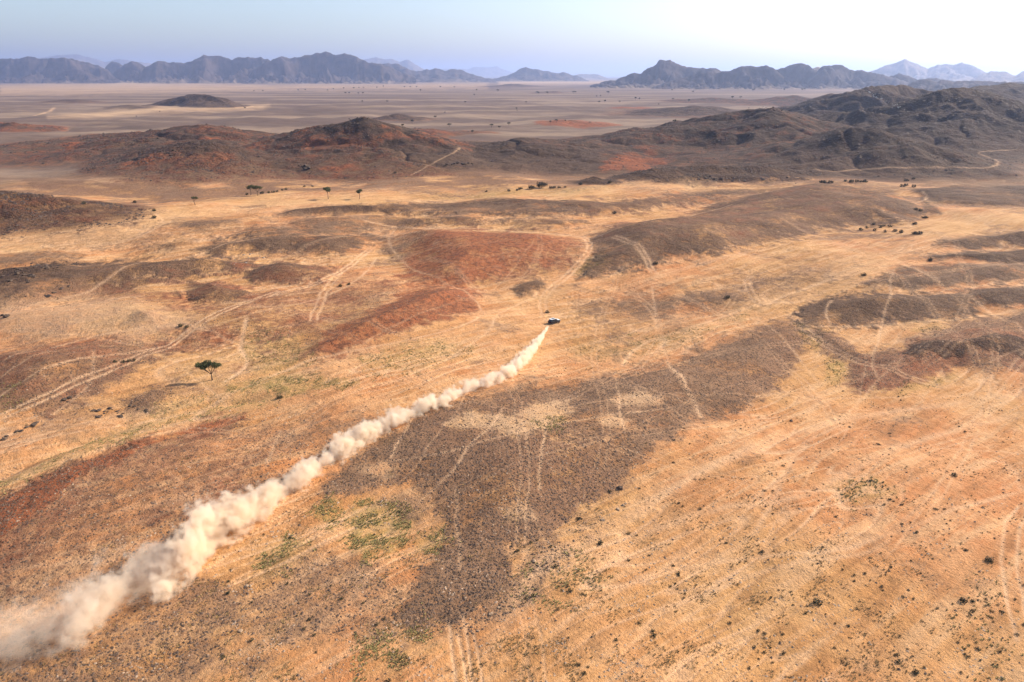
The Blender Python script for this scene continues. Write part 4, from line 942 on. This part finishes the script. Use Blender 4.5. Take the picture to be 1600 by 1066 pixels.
# ------------------------------------------------------------------ boulders
DROCK = simple('black_rock', (.085, .057, .040), .9, .5, 1.2, bump=.6)
GROCK = simple('grey_rock', (.30, .25, .21), .9, .4, 1.0, bump=.5)
WROCK = simple('quartz_rock', (.62, .58, .52), .8, .2, 1.0)
SROCK = simple('sandy_rock', (.36, .24, .15), .9, .35, 1.2, bump=.5)
def rock_mesh(seed, mat):
    rnd = random.Random(seed); bm = bmesh.new(); bmesh.ops.create_icosphere(bm, subdivisions=2, radius=.5)
    for v in bm.verts: v.co += Vector((rnd.uniform(-.07, .07), rnd.uniform(-.07, .07), rnd.uniform(-.07, .07)))
    pl = [(Vector((rnd.gauss(0, 1), rnd.gauss(0, 1), rnd.gauss(0, 1))).normalized(), rnd.uniform(.26, .42)) for _ in range(9)]
    for v in bm.verts:
        for n_, d_ in pl:
            q = v.co.dot(n_)
            if q > d_: v.co -= n_*(q-d_)
        v.co += Vector((rnd.uniform(-.02, .02),)*3)
    me = bpy.data.meshes.new('boulder'); bm.to_mesh(me); bm.free(); me.materials.append(mat); return me
RK = {k: [rock_mesh(60+i, m) for i in range(4)] for k, m in (('d', DROCK), ('g', GROCK), ('w', WROCK), ('s', SROCK))}
def rocks(kind, label, group, pts, size, jitter=0, n=1, zs=.7):
    for (px, py) in pts:
        size_ = size*.55
        for _ in range(n*2 if kind == 'd' and jitter > 2 else n):
            g = on_ground(px+random.gauss(0, jitter), py+random.gauss(0, jitter*.4)); s = size_*random.choice([.5, .7, .9, 1.2, 1.7])
            thing('boulder', label, 'boulder', (g[0], g[1], g[2]+s*.08), random.uniform(0, 6), group, (s*random.uniform(.8, 1.5), s, s*zs*random.uniform(.7, 1.1)), random.choice(RK[kind]))
rocks('d', 'black boulder in the jumbled outcrop at the left edge', 'left edge outcrop', [(20,424),(27,421),(33,427),(12,430),(45,418),(60,416),(75,419),(88,417),(50,432),(5,440),(38,440)], 2.1, 6, 2)
rocks('d', 'dark boulder in the low outcrop beside the grey scree', 'scree side outcrop', [(70,462),(85,458),(98,452),(108,448),(90,466),(46,462),(0,470),(5,495),(12,494)], 2.4, 4, 1)
rocks('d', 'black rock on the bank below the nearest acacia', 'rocks below nearest acacia', [(150,650),(158,648),(166,643),(172,640),(180,645),(187,650),(192,648),(198,638),(210,636),(216,640),(228,642),(150,643)], 1.7, 3, 1, .5)
rocks('d', 'dark rock in the ledge running down the left edge', 'left ledge rocks', [(5,686),(14,684),(28,674),(40,668),(52,662),(104,628),(110,622)], 1.6, 3, 1, .5)
rocks('d', 'black rock in the small group right of the stony patch', 'small rocks by stony patch', [(1238,637),(1243,640),(1256,647),(1235,658)], 1.0, 2, 1)
rocks('d', 'dark pointed rock standing alone at the edge of the stony patch', None, [(968,764)], 1.3, 0, 1, 1.3)
rocks('s', 'sandy rock in the line of clods along the channel, bottom centre', 'channel clods', [(880,824),(888,822),(905,820),(912,818),(935,808),(942,812),(972,790),(978,786),(966,796),(850,862),(860,860),(868,856),(835,878),(842,884),(770,960),(784,940),(778,950),(752,988),(748,984)], .9, 3, 1, .6)
rocks('s', 'sandy rock beside the dry gully at lower left', 'gully clods', [(355,835),(362,842),(378,862),(385,915),(392,918),(382,956),(386,984),(420,1015),(360,895)], .9, 4, 1, .5)
rocks('w', 'white quartz rock on the crest of the far right hill', 'quartz on the crest', [(1358,146),(1362,147),(1366,148),(1363,150),(1368,153),(1375,155)], 3.6, 2, 2, .9)
rocks('w', 'white quartz rock in the band down the far right slope', 'quartz band on the slope', [(1385,160),(1392,162),(1398,164),(1402,166),(1408,168),(1412,170),(1395,165)], 3.0, 3, 2, .6)
rocks('g', 'grey rock in the pale scree on the left slope', 'grey scree rocks', [(352,405),(362,402),(372,408),(384,400),(392,405),(400,398),(410,403),(420,396),(432,400),(442,396),(380,412),(365,414)], 1.5, 5, 2, .5)
rocks('d', 'dark rock on the crest of the central red-brown ridge', 'ridge crest rocks', [(548,186),(556,184),(565,183),(574,186),(480,262),(476,266),(470,258)][:4], 4.5, 3, 2, .7)
rocks('d', 'dark rock in the gully low on the red-brown ridge', 'ridge gully rocks', [(480,262),(476,266),(470,258)], 4.5, 3, 2, .7)
rocks('d', 'dark rock beside the dirt path between the red-brown ridge and the low dark hill', 'path side rocks', [(700,258),(710,256),(725,256),(736,257)], 4.5, 3, 2, .7)
rocks('d', 'black rock on the top of the dark hill at right', 'hilltop rocks', [(1190,167),(1200,166),(1210,168),(1220,172),(1228,176),(1170,172)], 4.0, 4, 2, .7)
rocks('d', 'dark rock on the slope of the brown ridge at left', 'left ridge rocks', [(205,228),(212,222),(220,226),(250,218),(255,240),(262,238),(270,244),(280,236),(300,228),(352,214)], 3.6, 4, 1, .7)
rocks('d', 'black rock along the foot of the low dark mound', 'mound foot rocks', [(1090,280),(1105,278),(1120,280),(1135,279),(1150,280),(1170,281),(1190,280),(1210,281),(1230,281),(1250,281)], 3.2, 4, 1, .6)

# ------------------------------------------------------------------ the car
PAINT_W = simple('white_paint', (.78, .78, .76), .35, .04, 1, spec=.5)
PAINT_K = simple('black_paint', (.02, .022, .026), .4, .1, 1, spec=.5)
GLASS = simple('dark_glass', (.012, .016, .02), .08, 0, 1, spec=.6)
RUB = simple('tyre_rubber', (.02, .02, .02), .9, .2, 3); RIM = simple('rim_metal', (.25, .25, .26), .4, .1, 3, metal=.6)
LAMP_R = simple('tail_lamp_red', (.35, .01, .01), .3, 0, 1); LAMP_W = simple('head_lamp_glass', (.7, .7, .7), .1, 0, 1)
DUSTY = simple('dusty_plastic', (.10, .08, .06), .8, .3, 2)
def loft(name, secs, mat, parent, bevel=.04, loc=(0, 0, 0)):
    """secs: (x, half width low, half width high, z low, z high)"""
    bm = bmesh.new(); rings = []
    for (x, wl, wh, z0, z1) in secs:
        rings.append([bm.verts.new(q) for q in ((x, -wl, z0), (x, wl, z0), (x, wh, z1), (x, -wh, z1))])
    for a, b in zip(rings[:-1], rings[1:]):
        for k in range(4): bm.faces.new((a[k], a[(k+1) % 4], b[(k+1) % 4], b[k]))
    bm.faces.new(rings[0]); bm.faces.new(list(reversed(rings[-1])))
    bmesh.ops.recalc_face_normals(bm, faces=bm.faces)
    if bevel: bmesh.ops.bevel(bm, geom=[e for e in bm.edges if e.calc_face_angle(0) > .3], offset=bevel, segments=2, affect='EDGES')
    me = bpy.data.meshes.new(name); bm.to_mesh(me); bm.free(); me.materials.append(mat)
    return link(name, me, parent, loc)
def box(name, c, s, mat, parent, bevel=.015):
    x, y, z = c; a, b, d = s[0]/2, s[1]/2, s[2]/2
    return loft(name, [(x-a, b, b, z-d, z+d), (x+a, b, b, z-d, z+d)], mat, parent, bevel, (0, y, 0))
def wheel(x, y, z, rad, wd, parent, name='wheel', rot=(math.pi/2, 0, 0)):
    bm = bmesh.new()
    prof = [(rad*.62, -wd/2), (rad*.93, -wd/2), (rad, -wd*.35), (rad, wd*.35), (rad*.93, wd/2), (rad*.62, wd/2)]
    n = 24; rg = []
    for k in range(n):
        t = 2*math.pi*k/n; rg.append([bm.verts.new((q*math.cos(t), q*math.sin(t), h)) for q, h in prof])
    for k in range(n):
        a, b = rg[k], rg[(k+1) % n]
        for i in range(len(prof)): bm.faces.new((a[i], a[(i+1) % len(prof)], b[(i+1) % len(prof)], b[i]))
    bmesh.ops.recalc_face_normals(bm, faces=bm.faces)
    me = bpy.data.meshes.new('tyre'); bm.to_mesh(me); bm.free(); me.materials.append(RUB)
    w_ = link(name, None, parent, (x, y, z)); w_.rotation_euler = rot
    link('tyre', me, w_)
    bm = bmesh.new(); bmesh.ops.create_cone(bm, cap_ends=True, segments=20, radius1=rad*.63, radius2=rad*.63, depth=wd*.7)
    for k in range(6):
        t = k*math.pi/3
        q = bmesh.ops.create_cube(bm, size=1, matrix=Matrix.Translation((math.cos(t)*rad*.33, math.sin(t)*rad*.33, 0)) @ Matrix.Rotation(t, 4, 'Z') @ Matrix.Diagonal((rad*.5, rad*.1, wd*.85, 1)))
    me = bpy.data.meshes.new('rim'); bm.to_mesh(me); bm.free(); me.materials.append(RIM); link('rim', me, w_)
    return w_
cp = on_ground(866, 505); cq = on_ground(884, 492)
head = math.atan2(cq[1]-cp[1], cq[0]-cp[0])*.55
car = thing('rally_car', 'black and white off-road rally car racing ahead of the dust plume', 'car', (cp[0], cp[1], cp[2]), head)
gz = .0
loft('body', [(-2.25, .86, .88, .62, 1.10), (-2.0, .95, .95, .45, 1.22), (-1.0, .98, .96, .42, 1.24), (.6, .98, .95, .42, 1.22), (1.3, .97, .90, .45, 1.14), (2.0, .92, .84, .52, 1.02), (2.25, .80, .76, .62, .92)], PAINT_K, car, .06)
loft('hood', [(.75, .86, .84, 1.17, 1.235), (1.4, .84, .80, 1.10, 1.165), (2.12, .74, .70, .96, 1.03)], PAINT_W, car, .015)
loft('cabin', [(-1.95, .84, .70, 1.2, 1.25), (-1.6, .86, .72, 1.2, 1.78), (-.4, .88, .74, 1.2, 1.84), (.2, .88, .73, 1.2, 1.80), (.95, .86, .78, 1.2, 1.22)], GLASS, car, .03)
loft('roof', [(-1.65, .74, .70, 1.79, 1.84), (-.4, .76, .72, 1.845, 1.90), (.22, .75, .70, 1.80, 1.855)], PAINT_W, car, .02)
loft('roof_hatch', [(-1.2, .42, .40, 1.86, 1.90), (-.25, .42, .40, 1.90, 1.93)], PAINT_K, car, .01)
loft('roof_scoop', [(-.1, .22, .16, 1.86, 1.99), (.14, .24, .2, 1.84, 1.87)], PAINT_K, car, .02)
for s in (-1, 1):
    box('pillar', (-.75, s*.845, 1.5), (.12, .05, .62), PAINT_K, car)
    loft('fender', [(1.05, .12, .10, .78, 1.02), (1.45, .14, .12, .98, 1.12), (1.9, .12, .1, .80, 1.0)], PAINT_K, car, .03, (0, s*.93, 0))
    loft('fender', [(-1.9, .12, .10, .78, 1.0), (-1.45, .14, .12, 1.0, 1.15), (-1.0, .12, .1, .78, 1.02)], PAINT_K, car, .03, (0, s*.95, 0))
    dr = box('door', (-.1, s*.975, .85), (1.15, .04, .56), PAINT_K, car); box('handle', (-.45, s*1.0, 1.0), (.16, .03, .04), DUSTY, dr)
    box('mirror', (.72, s*1.02, 1.32), (.12, .2, .14), PAINT_K, car, .03)
    box('headlight', (2.2, s*.58, .86), (.12, .26, .14), LAMP_W, car, .02)
    box('tail_light', (-2.25, s*.72, .98), (.08, .16, .22), LAMP_R, car, .02)
    wheel(1.45, s*.86, .42, .42, .28, car); wheel(-1.45, s*.86, .42, .42, .28, car)
    box('mud_flap', (-1.98, s*.86, .45), (.03, .3, .34), RUB, car, .005)
box('front_bumper', (2.26, 0, .62), (.2, 1.5, .22), PAINT_W, car, .05)
box('rear_bumper', (-2.28, 0, .60), (.16, 1.6, .2), DUSTY, car, .04)
box('rear_panel', (-2.27, 0, .94), (.05, 1.1, .34), PAINT_K, car, .02)
box('spoiler', (-1.85, 0, 1.88), (.32, 1.4, .05), PAINT_W, car, .02)
for s in (-1, 1): box('spoiler_strut', (-1.8, s*.5, 1.80), (.12, .04, .14), PAINT_K, car)

# ------------------------------------------------------------------ dust plume: one volume behind the car
DP = [(857,510,2.5),(851,519,6),(845,528,10),(834,542,14),(818,560,17),(795,577,17),(765,592,15),(735,604,13),(700,620,16),(665,632,16),(630,648,18),(595,662,20),(562,682,23),(530,700,24),(500,722,23),(465,745,24),(430,772,27),(395,795,30),(360,812,34),(330,836,58),(300,852,62),(262,880,36),(225,895,42),(190,920,50),(150,940,50),(110,958,46),(60,978,44),(0,1000,42),(-60,1025,42),(-130,1050,40)]
pts = hit([d[0] for d in DP], [d[1]+d[2]*.45 for d in DP], Z)
rad = np.array([d[2]*np.linalg.norm(q-np.array([0, 0, CAM_H]))/FPX for d, q in zip(DP, pts)])*1.0
X0, X1 = pts[-1, 0], pts[0, 0]
dm = bpy.data.materials.new('dust'); dm.use_nodes = True
N = dm.node_tree.nodes; L = dm.node_tree.links; N.clear()
out = N.new('ShaderNodeOutputMaterial'); pv = N.new('ShaderNodeVolumePrincipled'); L.new(pv.outputs[0], out.inputs['Volume'])
pv.inputs['Color'].default_value = (.985, .88, .74, 1); pv.inputs['Anisotropy'].default_value = .15
tc = N.new('ShaderNodeNewGeometry'); sp = N.new('ShaderNodeSeparateXYZ'); L.new(tc.outputs['Position'], sp.inputs[0])
def MM(op, a, c=None, e=None, clamp=False):
    n = N.new('ShaderNodeMath'); n.operation = op; n.use_clamp = clamp
    for i, v in enumerate((a, c, e)):
        if v is None: continue
        if isinstance(v, (int, float)): n.inputs[i].default_value = float(v)
        else: L.new(v, n.inputs[i])
    return n.outputs[0]
sx = MM('DIVIDE', MM('SUBTRACT', sp.outputs[0], X0), X1-X0, clamp=True)
def curve(vals, lo, hi):
    n = N.new('ShaderNodeFloatCurve'); c = n.mapping.curves[0]
    xs = (pts[:, 0]-X0)/(X1-X0); ys = (np.array(vals)-lo)/(hi-lo)
    o_ = np.argsort(xs); xs = xs[o_]; ys = ys[o_]
    c.points[0].location = (xs[0], ys[0]); c.points[1].location = (xs[-1], ys[-1])
    for a, b in zip(xs[1:-1], ys[1:-1]): c.points.new(a, b)
    for q in c.points: q.handle_type = 'AUTO_CLAMPED'
    n.mapping.update(); L.new(sx, n.inputs['Value'])
    return MM('ADD', MM('MULTIPLY', n.outputs[0], hi-lo), lo)
yc = curve(pts[:, 1], pts[:, 1].min(), pts[:, 1].max())
zc = curve(pts[:, 2], pts[:, 2].min()-1, pts[:, 2].max()+1)
rc = curve(rad, 0, rad.max()*1.1)
dens_v = [1.2, 1.3, 1.4, 1.4, 1.4, 1.3, 1.2, .9, 1.2, 1.2, 1.2, 1.1, 1.1, 1.0, .95, .9, .9, .95, .95, 1.1, 1.0, .28, .22, .45, .34, .15, .10, .09, .08, .05]
dc = curve(dens_v, 0, 2.6)
dirv = pts[0]-pts[-1]; cosang = abs(dirv[0])/math.hypot(dirv[0], dirv[1])
dy = MM('MULTIPLY', MM('SUBTRACT', sp.outputs[1], yc), cosang)
dz = MM('SUBTRACT', MM('SUBTRACT', sp.outputs[2], zc), MM('MULTIPLY', rc, .35))
a = MM('DIVIDE', dy, rc); b = MM('DIVIDE', dz, MM('MULTIPLY', rc, .95))
dist = MM('SQRT', MM('ADD', MM('MULTIPLY', a, a), MM('MULTIPLY', b, b)))
def dn(scale, det, dis=0):
    n = N.new('ShaderNodeTexNoise'); n.inputs['Scale'].default_value = scale; n.inputs['Detail'].default_value = det; n.inputs['Roughness'].default_value = .6
    n.inputs['Distortion'].default_value = dis
    L.new(tc.outputs['Position'], n.inputs['Vector']); return n.outputs['Fac']
fb = MM('ADD', MM('MULTIPLY', MM('SUBTRACT', dn(.20, 2), .5), 2.2), MM('MULTIPLY', MM('SUBTRACT', dn(.62, 6), .5), 2.3))
val = MM('ADD', MM('SUBTRACT', .84, dist), fb)
mr = N.new('ShaderNodeMapRange'); mr.interpolation_type = 'SMOOTHSTEP'; mr.inputs['From Min'].default_value = 0; mr.inputs['From Max'].default_value = .62
L.new(val, mr.inputs['Value'])
edge = N.new('ShaderNodeMapRange'); edge.interpolation_type = 'SMOOTHSTEP'; edge.inputs['From Min'].default_value = 1.42; edge.inputs['From Max'].default_value = 1.1
L.new(dist, edge.inputs['Value'])
L.new(MM('MULTIPLY', MM('MULTIPLY', MM('MULTIPLY', mr.outputs[0], edge.outputs[0]), dc), 1.0), pv.inputs['Density'])
# hull: a swept tube round the cloud
mb = MB(); ns = 18
tt = np.linspace(0, len(pts)-1, 120)
for q in tt:
    i = min(int(q), len(pts)-2); f = q-i
    c = pts[i]*(1-f)+pts[i+1]*f; rr_ = (rad[i]*(1-f)+rad[i+1]*f)*1.42
    i2 = min(i+1, len(pts)-1); d = pts[max(i-1, 0)]-pts[min(i+2, len(pts)-1)]; d[2] = 0; d /= np.linalg.norm(d)
    nrm = np.array([-d[1], d[0], 0])
    for k in range(ns):
        t = 2*math.pi*k/ns
        h_ = rr_*math.sin(t)*.95
        mb.v.append(tuple(c + nrm*rr_*math.cos(t) + np.array([0, 0, h_ + rr_/1.42*.35])))
for i in range(len(tt)-1):
    for k in range(ns): mb.f.append((i*ns+k, i*ns+(k+1) % ns, (i+1)*ns+(k+1) % ns, (i+1)*ns+k))
mb.f.append(tuple(reversed(range(ns)))); mb.f.append(tuple((len(tt)-1)*ns+k for k in range(ns)))
dme = mb.mesh('dust_cloud', dm)
bm = bmesh.new(); bm.from_mesh(dme); bmesh.ops.recalc_face_normals(bm, faces=bm.faces); bm.to_mesh(dme); bm.free()
dust = link('dust_cloud', dme); dust['kind'] = 'stuff'; dust['label'] = 'long pale dust plume trailing from the rally car to the left edge'
dm.cycles.volume_step_rate = .08
dm.cycles.volume_sampling = 'MULTIPLE_IMPORTANCE'

# ------------------------------------------------------------------ haze
hm = bpy.data.materials.new('haze'); hm.use_nodes = True; N = hm.node_tree.nodes; N.clear()
out = N.new('ShaderNodeOutputMaterial'); pv = N.new('ShaderNodeVolumePrincipled'); hm.node_tree.links.new(pv.outputs[0], out.inputs['Volume'])
pv.inputs['Color'].default_value = (.50, .63, 1.0, 1); pv.inputs['Density'].default_value = 5.6e-5; pv.inputs['Anisotropy'].default_value = .45
zt = 0
for o_ in bpy.data.objects:
    if o_.type == 'MESH' and o_.name.startswith('mountain'): zt = max(zt, max(c[2] for c in o_.bound_box))
zt = max(zt, CAM_H)+60
bm = bmesh.new(); bmesh.ops.create_cube(bm, size=1)
zb = float(Z.min())-8
for v in bm.verts: v.co = Vector((v.co.x*130000, v.co.y*130000, zb + (v.co.z+.5)*(zt-zb)))
hme = bpy.data.meshes.new('haze'); bm.to_mesh(hme); bm.free(); hme.materials.append(hm)
hz_ = link('haze', hme); hz_['kind'] = 'stuff'
print('grid', NR, NA, 'zt', zt, 'shrubs', n_sh, 'tris', sum(len(o.data.polygons)*2 for o in bpy.data.objects if o.type == 'MESH'))
